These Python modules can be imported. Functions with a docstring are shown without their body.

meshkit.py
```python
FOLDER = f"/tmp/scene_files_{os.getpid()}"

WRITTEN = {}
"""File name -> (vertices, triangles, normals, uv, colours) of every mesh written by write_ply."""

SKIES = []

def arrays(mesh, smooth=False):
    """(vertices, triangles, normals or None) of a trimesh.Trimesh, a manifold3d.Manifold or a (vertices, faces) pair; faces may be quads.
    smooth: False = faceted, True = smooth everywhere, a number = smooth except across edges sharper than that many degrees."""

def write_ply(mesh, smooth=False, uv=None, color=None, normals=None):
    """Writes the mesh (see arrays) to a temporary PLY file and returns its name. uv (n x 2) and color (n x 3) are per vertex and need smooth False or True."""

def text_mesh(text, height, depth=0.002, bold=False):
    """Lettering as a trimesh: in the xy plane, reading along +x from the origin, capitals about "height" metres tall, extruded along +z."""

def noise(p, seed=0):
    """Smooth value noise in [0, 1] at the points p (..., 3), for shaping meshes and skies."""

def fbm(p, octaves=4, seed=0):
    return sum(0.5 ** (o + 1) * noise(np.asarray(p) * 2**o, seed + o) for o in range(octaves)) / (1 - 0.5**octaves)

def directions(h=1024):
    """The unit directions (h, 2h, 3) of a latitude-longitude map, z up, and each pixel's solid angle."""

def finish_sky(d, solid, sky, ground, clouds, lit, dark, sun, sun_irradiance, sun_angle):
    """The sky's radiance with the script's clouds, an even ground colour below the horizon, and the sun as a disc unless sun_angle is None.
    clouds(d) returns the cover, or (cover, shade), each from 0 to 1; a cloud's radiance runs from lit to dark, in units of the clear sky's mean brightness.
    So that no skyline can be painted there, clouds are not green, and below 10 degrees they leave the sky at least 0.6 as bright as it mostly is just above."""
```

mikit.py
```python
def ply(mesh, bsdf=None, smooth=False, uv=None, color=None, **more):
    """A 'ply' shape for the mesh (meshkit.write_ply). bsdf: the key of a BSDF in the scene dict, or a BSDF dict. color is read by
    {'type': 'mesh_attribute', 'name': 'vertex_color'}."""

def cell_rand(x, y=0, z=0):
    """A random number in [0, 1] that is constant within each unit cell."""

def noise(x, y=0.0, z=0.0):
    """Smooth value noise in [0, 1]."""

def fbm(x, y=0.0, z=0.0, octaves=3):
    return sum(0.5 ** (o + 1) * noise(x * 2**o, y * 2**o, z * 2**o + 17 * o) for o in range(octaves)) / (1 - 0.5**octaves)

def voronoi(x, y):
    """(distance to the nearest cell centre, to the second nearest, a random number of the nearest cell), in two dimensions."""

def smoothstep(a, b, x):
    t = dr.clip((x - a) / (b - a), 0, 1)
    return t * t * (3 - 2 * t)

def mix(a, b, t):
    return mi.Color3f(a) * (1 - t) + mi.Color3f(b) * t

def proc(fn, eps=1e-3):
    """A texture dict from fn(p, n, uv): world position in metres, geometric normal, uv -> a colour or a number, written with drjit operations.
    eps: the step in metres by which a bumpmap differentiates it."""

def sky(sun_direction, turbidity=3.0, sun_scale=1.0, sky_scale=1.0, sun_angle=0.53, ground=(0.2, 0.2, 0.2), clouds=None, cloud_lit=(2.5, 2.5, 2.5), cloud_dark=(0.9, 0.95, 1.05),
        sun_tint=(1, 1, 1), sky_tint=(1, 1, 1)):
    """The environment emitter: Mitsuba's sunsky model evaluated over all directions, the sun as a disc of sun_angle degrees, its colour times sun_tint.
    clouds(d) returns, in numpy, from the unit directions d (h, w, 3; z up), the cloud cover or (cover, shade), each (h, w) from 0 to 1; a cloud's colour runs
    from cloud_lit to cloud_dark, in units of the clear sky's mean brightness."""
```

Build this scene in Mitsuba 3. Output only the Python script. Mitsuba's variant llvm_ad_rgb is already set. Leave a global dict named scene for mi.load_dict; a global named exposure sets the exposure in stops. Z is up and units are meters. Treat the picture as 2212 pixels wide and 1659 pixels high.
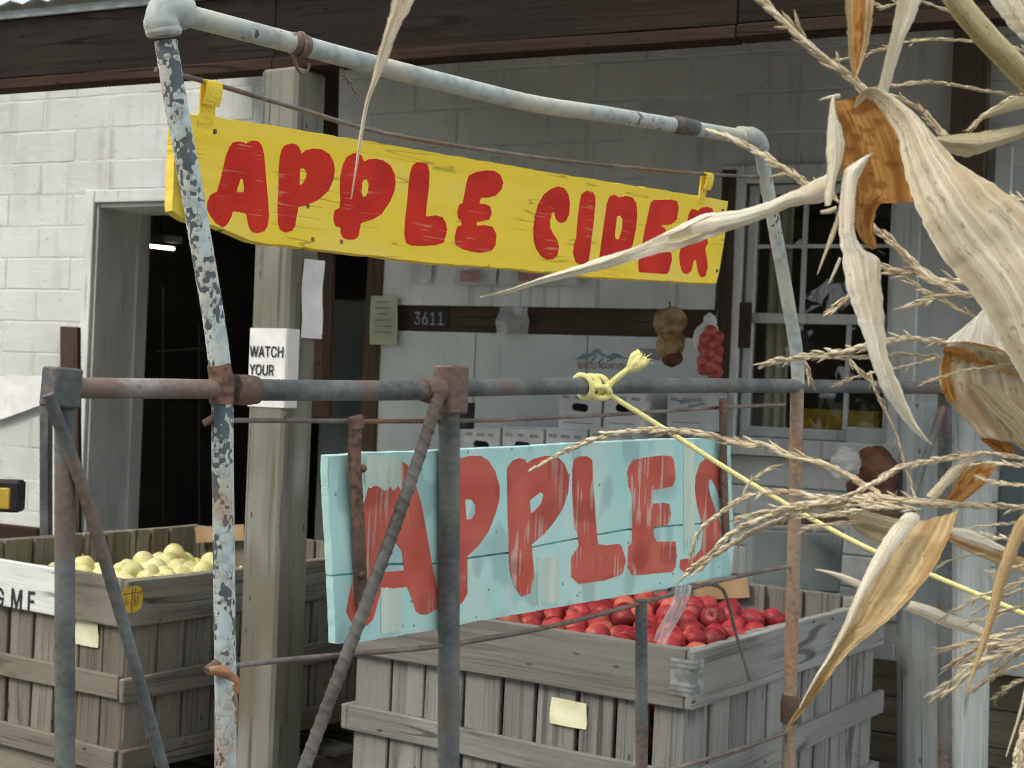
import math, random
import numpy as np
import drjit as dr
import mitsuba as mi
import trimesh
import mikit, meshkit
from mikit import noise, fbm, voronoi, cell_rand, smoothstep, mix, proc
from scipy.interpolate import PchipInterpolator
from shapely.geometry import Polygon, LineString, box as sbox
from shapely import affinity
from shapely.ops import unary_union

T = mi.ScalarTransform4f
scene, labels = {}, {}

# ------------------------------------------------------------------ camera, sky, exposure
EYE = 1.42                                  # camera height, metres
ROLL = 0.042                                # the camera is held a little askew
FPX = 3200.0                                # focal length for a picture 2212 wide
PW, PH = 2212.0, 1659.0
CAM = np.array([0.0, 0.0, EYE])
R_ = np.array([math.cos(ROLL), 0, math.sin(ROLL)])
U_ = np.array([-math.sin(ROLL), 0, math.cos(ROLL)])
F_ = np.array([0.0, 1.0, 0.0])
scene['camera'] = {
    'type': 'thinlens', 'fov': math.degrees(2 * math.atan(PW / 2 / FPX)), 'fov_axis': 'x',
    'aperture_radius': 0.0017, 'focus_distance': 2.1, 'near_clip': 0.05, 'far_clip': 300.0,
    'to_world': T().look_at(origin=CAM.tolist(), target=(CAM + F_).tolist(), up=U_.tolist())}
scene['sky'] = mikit.sky((-0.70, -0.62, 0.95), turbidity=3.0, sun_scale=0.36, sun_angle=24.0, sun_tint=(0.9, 0.97, 1.08),
                         clouds=lambda d: 1.0, cloud_lit=(2.33, 2.5, 2.55), ground=(0.12, 0.12, 0.11))
exposure = 2.4


def at(px, py, z):
    """The point of the place seen at (px, py) of a 2212 x 1659 picture, z metres in front of the camera."""
    return CAM + z * ((px - PW / 2) / FPX * R_ + (PH / 2 - py) / FPX * U_ + F_)


class Wall:
    """An upright plane 1 = c0*Y + c1*X (camera at the origin), with s along it to the right, z up, d towards the camera."""

    def __init__(self, c0, c1):
        n = math.hypot(c0, c1)
        self.c0, self.c1 = c0, c1
        self.t = np.array([c0, -c1, 0]) / n
        self.n = np.array([-c1, -c0, 0]) / n
        self.o = np.array([0, 1 / c0, 0])

    def hit(self, px, py, d=0.0):
        r = at(px, py, 1.0) - CAM
        k = (self.o + self.n * d) @ self.n / (r @ self.n)
        p = CAM + r * k - self.o
        return np.array([p @ self.t, p[2]])

    def p(self, s, z, d=0.0):
        return self.o + self.t * s + np.array([0, 0, z]) + self.n * d

    def basis(self):
        return self.t, np.array([0, 0, 1.0]), self.n


WALL = Wall(0.1736, 0.0887)
EAVE = Wall(0.2538, 0.1271)
FRAME = Wall(0.3426, -0.3597)


def fr(px, py, d=0.0):
    s, z = FRAME.hit(px, py, d)
    return FRAME.p(s, z, d)


def fz(px, py, d=0.0):
    return fr(px, py, d)[1]


# ------------------------------------------------------------------ naming
USED = set()


def numbered(name):
    k, i = name, 0
    while k in USED:
        i += 1
        k = f'{name}_{i:03d}'
    USED.add(k)
    return k


def thing(name, label, cat, group=None):
    k = numbered(name)
    labels[k] = {'label': label, 'category': cat}
    if group:
        labels[k]['group'] = group
    return k


def shape(mesh, mat, smooth=False):
    v, f, uv = mesh if len(mesh) == 3 else (mesh[0], mesh[1], None)
    if mat in MATS:
        mat, j = MATS[mat]
        uv = np.zeros((len(v), 2)) if uv is None else np.array(uv, float)
        if mat in ('mat_plain', 'mat_metal', 'mat_pipe'):
            uv[:] = .5                                        # these read the place, not the uv
        uv[:, 1] += 16 * j
    return mikit.ply((v, f), mat, smooth=bool(smooth), uv=uv)


def obj(name, mesh, mat, parent=None, smooth=False, label=None):
    k = numbered((parent + '__' if parent else '') + name)
    scene[k] = shape(mesh, mat, smooth)
    if label:
        labels.setdefault(k, {})['label'] = label
    return k


def tag(k, label, cat, group=None):
    labels[k] = {'label': label, 'category': cat}
    if group:
        labels[k]['group'] = group


def reuse(name, shape, matrix, parent=None):
    k = numbered((parent + '__' if parent else '') + name)
    scene[k] = {**shape, 'to_world': T(matrix)}
    return k


# ------------------------------------------------------------------ mesh helpers
def cat(parts):
    vs, fs, uvs, o = [], [], [], 0
    for m in parts:
        vs.append(m[0]); fs.append(np.asarray(m[1]) + o); uvs.append(m[2]); o += len(m[0])
    return np.vstack(vs), np.vstack(fs), np.vstack(uvs)


BOARD_N = [0]


def board(L, W, H, c=0.003, warp=0.0, seed=None, seg=1, skew=0.0, taper=0.0, tone=None):
    """A board lying along x from 0 to L, y from -W/2 to W/2, z from 0 to H, edges chamfered; (v, f, uv), uv in metres along and round it."""
    BOARD_N[0] += 1
    seed = BOARD_N[0] if seed is None else seed
    rng = np.random.RandomState(seed)
    c = min(c, W * .4, H * .4)
    a, b = W / 2, H
    ring = np.array([[-a + c, 0], [a - c, 0], [a, c], [a, b - c], [a - c, b], [-a + c, b], [-a, b - c], [-a, c], [-a + c, 0]])
    per = np.r_[0, np.cumsum(np.linalg.norm(np.diff(ring, axis=0), axis=1))]
    xs = np.r_[0, c, np.linspace(0, L, seg + 1)[1:-1], L - c, L]
    k = 20.0 * (rng.randint(0, 400) if tone is None else tone)
    v, uv = [], []
    ph = rng.rand(4) * 10
    for i, x in enumerate(xs):
        r = ring.copy()
        ins = c if i in (0, len(xs) - 1) else 0
        r[:, 0] = np.clip(r[:, 0], -a + ins, a - ins)
        r[:, 1] = np.clip(r[:, 1], ins, b - ins)
        w = warp * np.array([math.sin(x * 3.1 + ph[0]) + .5 * math.sin(x * 8.3 + ph[1]), math.sin(x * 2.3 + ph[2]) + .4 * math.sin(x * 7.7 + ph[3])])
        r[:, 0] = r[:, 0] * (1 + taper * (x / L - .5)) + w[0]
        r[:, 1] = r[:, 1] + w[1] * .7
        xx = x + skew * r[:, 0] * (1 if i > len(xs) / 2 else -.6)
        v.append(np.c_[xx, r])
        uv.append(np.c_[np.full(9, x + k + 3), per + seed * .137 % 7])
    n = len(xs)
    f = []
    for i in range(n - 1):
        for j in range(8):
            p, q = i * 9 + j, i * 9 + j + 1
            f += [[p, p + 9, q + 9], [p, q + 9, q]]
    for j in range(1, 7):
        f.append([0, j, j + 1])
        e = (n - 1) * 9
        f.append([e, e + j + 1, e + j])
    f = np.array(f)[:, ::-1]
    return np.vstack(v), f, np.vstack(uv)


def place(m, o, ex, ey, ez=None):
    ex, ey = np.asarray(ex, float), np.asarray(ey, float)
    ez = np.cross(ex, ey) if ez is None else np.asarray(ez, float)
    M = np.array([ex, ey, ez])
    f = m[1]
    if np.linalg.det(M) < 0:
        f = f[:, ::-1]
    return np.asarray(o) + m[0] @ M, f, m[2]


def beam(p0, p1, W, H, up, **kw):
    """A board from p0 to p1 (the middle of its cross-section), W across, H along the direction 'up'."""
    p0, p1 = np.asarray(p0, float), np.asarray(p1, float)
    ex = p1 - p0
    L = np.linalg.norm(ex)
    ex = ex / L
    ez = np.asarray(up, float) - ex * (ex @ up)
    ez = ez / np.linalg.norm(ez)
    ey = np.cross(ez, ex)
    return place(board(L, W, H, **kw), p0 - ez * H / 2, ex, ey, ez)


def path(pts, n):
    pts = np.asarray(pts, float)
    if len(pts) == 2:
        return pts[0] + (pts[1] - pts[0]) * np.linspace(0, 1, n)[:, None]
    t = np.r_[0, np.cumsum(np.linalg.norm(np.diff(pts[:, :3], axis=0), axis=1))]
    return PchipInterpolator(t / t[-1], pts)(np.linspace(0, 1, n))


def tube(pts, r, sides=14, cap=True, noise_amp=0.0, seed=0, twist=None):
    """A tube through the points with radius r (a number or one per point); (v, f, uv)."""
    P = np.asarray(pts, float)
    n = len(P)
    r = np.broadcast_to(np.asarray(r, float), n)
    d = np.gradient(P, axis=0)
    d /= np.linalg.norm(d, axis=1, keepdims=True) + 1e-12
    ref = np.array([0, 1.0, 0]) if abs(d[0][1]) < .9 else np.array([0, 0, 1.0])
    v, uv = [], []
    s = np.r_[0, np.cumsum(np.linalg.norm(np.diff(P, axis=0), axis=1))]
    a = np.linspace(0, 2 * math.pi, sides + 1)
    x = ref - d[0] * (ref @ d[0])
    for i in range(n):
        x = x - d[i] * (x @ d[i])
        x /= np.linalg.norm(x)
        y = np.cross(d[i], x)
        rr = np.full(sides + 1, r[i])
        if noise_amp:
            q = np.c_[np.cos(a) * 2, np.sin(a) * 2, np.full(sides + 1, s[i] * 60)]
            rr = rr + noise_amp * (meshkit.fbm(q + 31, 3, seed) - .5) * 2
        if twist:
            rr = rr + twist(a, s[i])
        v.append(P[i] + rr[:, None] * (np.cos(a)[:, None] * x + np.sin(a)[:, None] * y))
        uv.append(np.c_[np.full(sides + 1, s[i]), a / (2 * math.pi)])
    v, uv = np.vstack(v), np.vstack(uv)
    f = []
    m = sides + 1
    for i in range(n - 1):
        for j in range(sides):
            p = i * m + j
            f += [[p, p + 1, p + m + 1], [p, p + m + 1, p + m]]
    if cap:
        for e, q in ((0, 0), (n - 1, 1)):
            c0 = len(v)
            ringv = v[e * m:e * m + m]
            v = np.vstack([v, ringv, P[e][None]])
            uv = np.vstack([uv, uv[e * m:e * m + m], [[s[e], .5]]])
            for j in range(sides):
                f.append([c0 + m, c0 + j + 1, c0 + j] if q == 0 else [c0 + m, c0 + j, c0 + j + 1])
    return v, np.array(f), uv


def rod(p0, p1, r, n=2, **kw):
    return tube(path([p0, p1], max(n, 2)), r, **kw)


def flat(poly, W, d0, d1, simplify=0.0, chamfer=0.0):
    """Extrudes a shapely polygon given in (s, z) of the upright plane W from depth d0 to d1 (towards the camera)."""
    if simplify:
        poly = poly.simplify(simplify)
    out = []
    for g in getattr(poly, 'geoms', [poly]):
        if g.area < 1e-7:
            continue
        m = trimesh.creation.extrude_polygon(g, d1 - d0, engine='earcut')
        v = np.array(m.vertices)
        if chamfer:
            top = v[:, 2] > (d1 - d0) * .5
            inner = g.buffer(-chamfer, join_style=2)
            # move the front outline inwards a little so that the edge catches light
            from shapely.geometry import Point
            ringpts = v[top, :2]
            c = np.array(g.representative_point().coords[0])
            b = g.exterior
            moved = []
            for q in ringpts:
                s_ = b.project(Point(q)); a1 = np.array(b.interpolate((s_ - 1e-4) % b.length).coords[0]); a2 = np.array(b.interpolate((s_ + 1e-4) % b.length).coords[0])
                t_ = a2 - a1; nn = np.array([-t_[1], t_[0]]); nn /= np.linalg.norm(nn) + 1e-12
                if not g.contains(Point(q + nn * chamfer)):
                    nn = -nn
                moved.append(q + nn * chamfer)
            v[top, :2] = moved
        t, u, nrm = W.basis()
        w = W.o + v[:, :1] * t + v[:, 1:2] * u + (v[:, 2:3] + d0) * nrm
        f = np.array(m.faces)
        if np.linalg.det(np.array([t, u, nrm])) < 0:
            f = f[:, ::-1]
        out.append((w, f, v[:, :2] + [50, 3]))
    return cat(out)


def rect(x0, y0, x1, y1):
    return sbox(min(x0, x1), min(y0, y1), max(x0, x1), max(y0, y1))


def wbox(W, s0, s1, z0, z1, d0, d1, c=0.003, vertical=None, **kw):
    """A board in plane W: along s when wide, along z when tall."""
    ls, lz = s1 - s0, z1 - z0
    vertical = lz > ls if vertical is None else vertical
    t, u, n = W.basis()
    if vertical:
        return place(board(lz, ls, d1 - d0, c, **kw), W.p((s0 + s1) / 2, z0, d0), u, t, n)
    return place(board(ls, lz, d1 - d0, c, **kw), W.p(s0, (z0 + z1) / 2, d0), t, u, n)


def lathe(profile, sides=24):
    pr = np.asarray(profile, float)
    a = np.linspace(0, 2 * math.pi, sides + 1)
    v = np.vstack([np.c_[r * np.cos(a), r * np.sin(a), np.full(sides + 1, z)] for r, z in pr])
    uv = np.vstack([np.c_[a / 6.283, np.full(sides + 1, i / len(pr))] for i in range(len(pr))])
    f = []
    m = sides + 1
    for i in range(len(pr) - 1):
        for j in range(sides):
            p = i * m + j
            f += [[p, p + 1, p + m + 1], [p, p + m + 1, p + m]]
    return v, np.array(f), uv

# ------------------------------------------------------------------ materials
# One BSDF per family; which member of the family a mesh wears is written in its uv (16 * member added to v).
def two(b):
    return {'type': 'twosided', 'bsdf': b}


def prin(color, rough=0.6, spec=0.4, **kw):
    c = proc(color) if callable(color) else {'type': 'rgb', 'value': list(color)}
    return {'type': 'principled', 'base_color': c, 'roughness': float(rough), 'specular': float(spec), **kw}


def bump(b, fn, scale, eps=1e-3):
    return {'type': 'bumpmap', 'arbitrary': proc(fn, eps), 'scale': float(scale), 'bsdf': b}


def C(r, g, b):
    return mi.Color3f(r, g, b)


MATS = {}


def pick(v, rows):
    """The row's colours (or numbers) for the member written in v."""
    i = dr.floor(v / 16)
    out = []
    for col in zip(*rows):
        if isinstance(col[0], tuple):
            c = C(*col[0])
            for j in range(1, len(col)):
                c = dr.select(i > j - .5, C(*col[j]), c)
        else:
            c = mi.Float(col[0])
            for j in range(1, len(col)):
                c = dr.select(i > j - .5, mi.Float(col[j]), c)
        out.append(c)
    return out


def family(name, members):
    for j, k in enumerate(members):
        MATS[k] = (name, j)
    return list(members.values())


# --- wood: dark, middle, light, stain, amount of stain, board-to-board difference
WOOD = family('mat_wood', {
    'mat_wood_grey': ((.128, .126, .118), (.232, .234, .223), (.345, .352, .34), (.19, .175, .15), .30, .34),
    'mat_wood_taupe': ((.108, .097, .081), (.208, .19, .160), (.30, .28, .243), (.14, .105, .075), .4, .36),
    'mat_wood_post': ((.115, .112, .088), (.205, .203, .168), (.38, .395, .37), (.13, .105, .075), .5, .2),
    'mat_wood_pale': ((.34, .38, .38), (.50, .555, .56), (.62, .67, .67), (.33, .32, .29), .5, .25),
    'mat_wood_brown': ((.045, .032, .022), (.085, .060, .042), (.13, .10, .075), (.06, .04, .03), .3, .5),
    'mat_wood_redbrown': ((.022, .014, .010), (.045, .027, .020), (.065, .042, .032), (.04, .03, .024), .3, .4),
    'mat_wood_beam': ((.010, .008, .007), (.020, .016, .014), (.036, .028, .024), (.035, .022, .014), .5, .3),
    'mat_wood_soil': ((.10, .085, .06), (.17, .145, .105), (.22, .19, .15), (.1, .08, .06), .3, .4),
    'mat_white_paint': ((.66, .69, .68), (.74, .77, .76), (.80, .82, .81), (.45, .45, .43), .35, .05)})


def woodfn(p, n, uv):
    dark, mid, light, stain, amt, tone = pick(uv.y, WOOD)
    u, v = uv.x, uv.y
    t = cell_rand(dr.floor(u / 20))
    f = noise(u * 9, v * 640, t * 3)
    g = .42 * noise(u * 2.2, v * 55, t * 9) + .33 * noise(u * 6, v * 210, t * 5) + .25 * f
    pat = fbm(u * 4, v * 9, t * 3, 2)
    c = mix(dark, mid, smoothstep(.22, .5, g))
    c = mix(c, light, smoothstep(.45, .85, pat) * .7)
    c = c * (.76 + .26 * g + .22 * f) * (1 - tone / 2 + tone * t)
    d, _, r = voronoi(u * 7, v * 19)
    c = c * (1 - .7 * smoothstep(.085, .05, d) * smoothstep(.80, .84, r))
    crack = smoothstep(.06, .015, dr.abs(noise(u * 1.5, v * 34, t * 7 + 3) - .5)) * smoothstep(.5, .65, pat)
    c = c * (1 - .6 * crack)
    return mix(c, stain, smoothstep(.5, .72, fbm(u * 1.7, v * 3.2, t * 11, 2)) * amt)


def woodh(p, n, uv):
    return .5 * noise(uv.x * 2.2, uv.y * 70) + .5 * noise(uv.x * 7, uv.y * 260)


scene['mat_wood'] = two(bump(prin(woodfn, .85, .15), woodh, .0022))

# --- plain surfaces: two tones that clouds run between, size of the clouds along x/y and up, streaks
PLAIN = family('mat_plain', {
    'mat_mortar': ((.50, .52, .515), (.64, .665, .66), 9., 9., .0),
    'mat_trim': ((.60, .63, .62), (.74, .77, .76), 6., 3., .5),
    'mat_reveal': ((.57, .60, .59), (.70, .73, .72), 9., 2., .3),
    'mat_panel': ((.52, .555, .56), (.65, .69, .695), 4., 3., .3),
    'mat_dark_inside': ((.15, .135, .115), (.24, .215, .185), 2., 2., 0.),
    'mat_bluegrey': ((.16, .20, .21), (.24, .28, .29), 6., 2., .2),
    'mat_concrete': ((.09, .085, .075), (.16, .15, .135), 4., 4., 0.),
    'mat_roof_metal': ((.42, .46, .47), (.55, .60, .61), 8., 8., 0.),
    'mat_paper': ((.78, .79, .80), (.86, .87, .88), 20., 20., 0.),
    'mat_paper_yellow': ((.74, .74, .50), (.82, .82, .60), 25., 25., 0.),
    'mat_paper_olive': ((.44, .45, .31), (.48, .49, .35), 20., 8., 0.),
    'mat_carton': ((.52, .55, .56), (.63, .66, .67), 7., 7., 0.),
    'mat_cardboard': ((.40, .27, .15), (.50, .35, .21), 9., 9., 0.),
    'mat_stencil_yellow': ((.62, .37, .03), (.80, .56, .10), 70., 50., .4),
    'mat_drip': ((.56, .70, .62), (.68, .77, .66), 70., 6., .2),
    'mat_mesh_red': ((.34, .05, .05), (.50, .13, .11), 70., 70., 0.),
    'mat_mesh_gold': ((.22, .13, .05), (.40, .30, .15), 40., 40., 0.),
    'mat_burlap': ((.08, .035, .02), (.17, .08, .045), 30., 30., 0.),
    'mat_ink': ((.025, .025, .03), (.04, .04, .045), 30., 30., 0.),
    'mat_ink_faint': ((.28, .27, .29), (.34, .33, .35), 30., 30., 0.),
    'mat_ink_olive': ((.22, .23, .15), (.27, .28, .2), 30., 30., 0.),
    'mat_ink_blue': ((.15, .27, .33), (.21, .34, .40), 40., 40., 0.),
    'mat_ink_red': ((.36, .19, .19), (.46, .27, .27), 40., 40., 0.),
    'mat_black': ((.015, .015, .016), (.022, .022, .024), 20., 20., 0.),
    'mat_grey_metal': ((.30, .32, .32), (.36, .38, .38), 20., 20., 0.),
    'mat_galvanised': ((.17, .18, .175), (.29, .31, .30), 40., 40., 0.),
    'mat_gold_plastic': ((.46, .30, .03), (.54, .36, .05), 20., 20., 0.),
    'mat_bark': ((.08, .06, .045), (.13, .10, .08), 8., 2., 0.),
    'mat_rope': ((.86, .80, .27), (.93, .90, .48), 300., 300., 0.)})


def plainfn(p, n, uv):
    a, b, sx, sz, st = pick(uv.y, PLAIN)
    c = mix(a, b, smoothstep(.3, .7, fbm(p.x * sx, p.y * sx, p.z * sz, 3)))
    s = noise(p.x * 55, p.y * 55, p.z * 4)
    return c * (1 - .55 * st * smoothstep(.70, .92, s)) * (.95 + .1 * s)


scene['mat_plain'] = two(prin(plainfn, .6, .35))


def blockfn(p, n, uv):
    a = fbm(p.x * 2.1 + 3, p.y * 2.1, p.z * 1.6, 3)
    s = fbm(p.x * 16, p.y * 16, p.z * 2.2, 2)
    c = mix(C(.57, .595, .585), C(.70, .73, .725), smoothstep(.35, .65, a))
    c = mix(c, C(.42, .40, .36), smoothstep(.55, .85, s) * .30)
    d = smoothstep(.52, .8, fbm(p.x * 26, p.y * 26, p.z * 1.1, 2)) * smoothstep(.45, .7, noise(p.x * 3, p.y * 3, p.z * 2.2))
    c = mix(c, C(.36, .35, .32), d * .5)
    chip = smoothstep(.80, .84, fbm(p.x * 46, p.y * 46, p.z * 46, 2))
    return mix(c, C(.40, .40, .38), chip * .6)


def roughh(p, n, uv):
    return noise(p.x * 90, p.y * 90, p.z * 90) + .6 * noise(p.x * 25, p.y * 25, p.z * 25)


scene['mat_block'] = two(bump(prin(blockfn, .75, .3), roughh, .0022, 2e-3))

# --- painted pipe: paint colour, how much has flaked, how much rust
PIPE = family('mat_pipe', {
    'mat_pipe_flaking': ((.53, .64, .665), .515, .40),
    'mat_pipe_paint': ((.42, .475, .47), .70, .10)})


def flake(p, k):
    """Where the paint has come off: clumped patches, drawn out upwards."""
    a = fbm(p.x * 44, p.y * 44, p.z * 17, 3)
    b = noise(p.x * 190 + 7, p.y * 190, p.z * 120)
    big = noise(p.x * 5 + 2, p.y * 5, p.z * 6.0)
    line = smoothstep(.05, .015, dr.abs(noise(p.x * 120 + 3, p.y * 120, p.z * 80) - .5)) * smoothstep(.32, .5, a)
    return dr.maximum(smoothstep(k, k + .03, a * .66 + b * .34 + (big - .5) * .34), line * .6 * smoothstep(.66, .5, k))


def paintfn(p, n, uv):
    paint, k, rusty = pick(uv.y, PIPE)
    m = flake(p, k)
    f = noise(p.x * 70, p.y * 70, p.z * 70)
    w = noise(p.x * 12, p.y * 12, p.z * 9 + 4)
    c = mix(paint, paint * .74, smoothstep(.35, .85, f))
    c = mix(c, C(.60, .57, .46), smoothstep(.52, .8, w) * .55)
    c = mix(c, C(.58, .55, .46), flake(p, k - .075) * .55)
    c = mix(c, mix(C(.075, .10, .125), C(.14, .165, .18), f), m)
    r = smoothstep(.60, .72, fbm(p.x * 9 + 5, p.y * 9, p.z * 5 + 9, 3)) * rusty
    return mix(c, mix(C(.33, .13, .05), C(.46, .24, .12), f), r)


scene['mat_pipe'] = two(bump(prin(paintfn, .5, .4), lambda p, n, uv: 1 - flake(p, pick(uv.y, PIPE)[1]), .0010, 6e-4))

# --- bare and rusting steel: two tones, rust, where the rust starts
STEEL = family('mat_metal', {
    'mat_steel': ((.080, .090, .094), (.145, .158, .158), (.155, .112, .094), .60),
    'mat_steel_rusty': ((.24, .175, .135), (.33, .24, .18), (.36, .21, .13), .42),
    'mat_rust': ((.095, .056, .043), (.15, .095, .075), (.185, .10, .068), .52),
    'mat_rust_pale': ((.13, .10, .092), (.215, .175, .16), (.165, .10, .078), .54),
    'mat_rust_orange': ((.27, .125, .06), (.38, .19, .10), (.2, .1, .06), .55),
    'mat_rod': ((.13, .105, .095), (.22, .185, .17), (.20, .11, .075), .52),
    'mat_rebar': ((.085, .078, .074), (.15, .142, .136), (.13, .09, .075), .56),
    'mat_pipe_rusting': ((.17, .155, .15), (.27, .25, .235), (.185, .125, .105), .48)})


def steelfn(p, n, uv):
    a, b, c3, k = pick(uv.y, STEEL)
    g = fbm(p.x * 11, p.y * 11, p.z * 8, 3)
    f = noise(p.x * 120, p.y * 120, p.z * 120)
    c = mix(a, b, smoothstep(.35, .65, g))
    c = mix(c, c3, smoothstep(k, k + .14, fbm(p.x * 8 + 9, p.y * 8, p.z * 5, 2) + (f - .5) * .3))
    return c * (.8 + .4 * f)


scene['mat_metal'] = two(bump(prin(steelfn, .58, .45), roughh, .0011))


# --- the two signs
def yellowfn(p, n, uv):
    u, v = uv.x, uv.y
    c = mix(C(.97, .69, .055), C(.98, .735, .09), noise(u * 3, v * 30))
    c = mix(c, C(.95, .74, .16), smoothstep(.55, .8, noise(u * 9, v * 14, 3)) * .5)
    crack = smoothstep(.030, .008, dr.abs(fbm(u * 5, v * 60, 2, 2) - .5)) * smoothstep(.52, .7, noise(u * 16, v * 26, 7))
    c = mix(c, C(.46, .36, .06), crack * .7)
    d, _, r = voronoi(u * 16, v * 16)
    return mix(c, C(.10, .08, .03), smoothstep(.09, .05, d) * smoothstep(.90, .93, r) * .85)


def yellowh(p, n, uv):
    u, v = uv.x, uv.y
    return noise(u * 4, v * 60) - .8 * smoothstep(.030, .008, dr.abs(fbm(u * 5, v * 60, 2, 2) - .5)) * smoothstep(.52, .7, noise(u * 16, v * 26, 7))


scene['mat_yellow'] = two(bump(prin(yellowfn, .6, .15), yellowh, .0012))
REDS = family('mat_reds', {
    'mat_red': ((.60, .020, .010), (.72, .036, .016), (.74, .22, .15), .79, 26., 330., .25),
    'mat_red_faded': ((.55, .095, .07), (.68, .165, .12), (.66, .50, .44), .60, 190., 16., .5)})


def redfn(p, n, uv):
    a, b, scr, k, fu, fv, amt = pick(uv.y, REDS)
    u, v = uv.x, uv.y
    c = mix(a, b, noise(u * 18, v * 24))
    w = fbm(u * 10, v * 10, 5, 2)
    c = mix(c, scr, smoothstep(k, k + .12, noise(u * fu, v * fv, 1)) * smoothstep(.45, .66, w) * .8)
    return mix(c, a * .62, smoothstep(.55, .8, noise(u * 20, v * 19, 9)) * amt)


scene['mat_reds'] = two(prin(redfn, .55, .2))


def bluefn(p, n, uv):
    u, v = uv.x, uv.y
    c = mix(C(.44, .74, .735), C(.53, .81, .80), noise(u * 6, v * 8))
    c = mix(c, C(.68, .80, .74), smoothstep(.5, .85, noise(u * 24, v * 1.6, 3)) * .5)
    d, _, r = voronoi(u * 40, v * 40)
    c = mix(c, C(.13, .20, .20), smoothstep(.16, .08, d) * smoothstep(.93, .95, r) * .8)
    return mix(c, C(.26, .42, .43), smoothstep(.58, .72, fbm(u * 18, v * 10, 5, 2)) * .5)


scene['mat_blue'] = two(prin(bluefn, .6, .2))

scene['mat_pane'] = {'type': 'thindielectric', 'int_ior': 1.5}
scene['mat_plastic_film'] = {'type': 'blendbsdf', 'weight': .30, 'a': {'type': 'thindielectric', 'int_ior': 1.45}, 'b': two(prin((.80, .83, .84), .25, .6))}
MATS['mat_film_dull'] = ('mat_plastic_film', 0)

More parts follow.
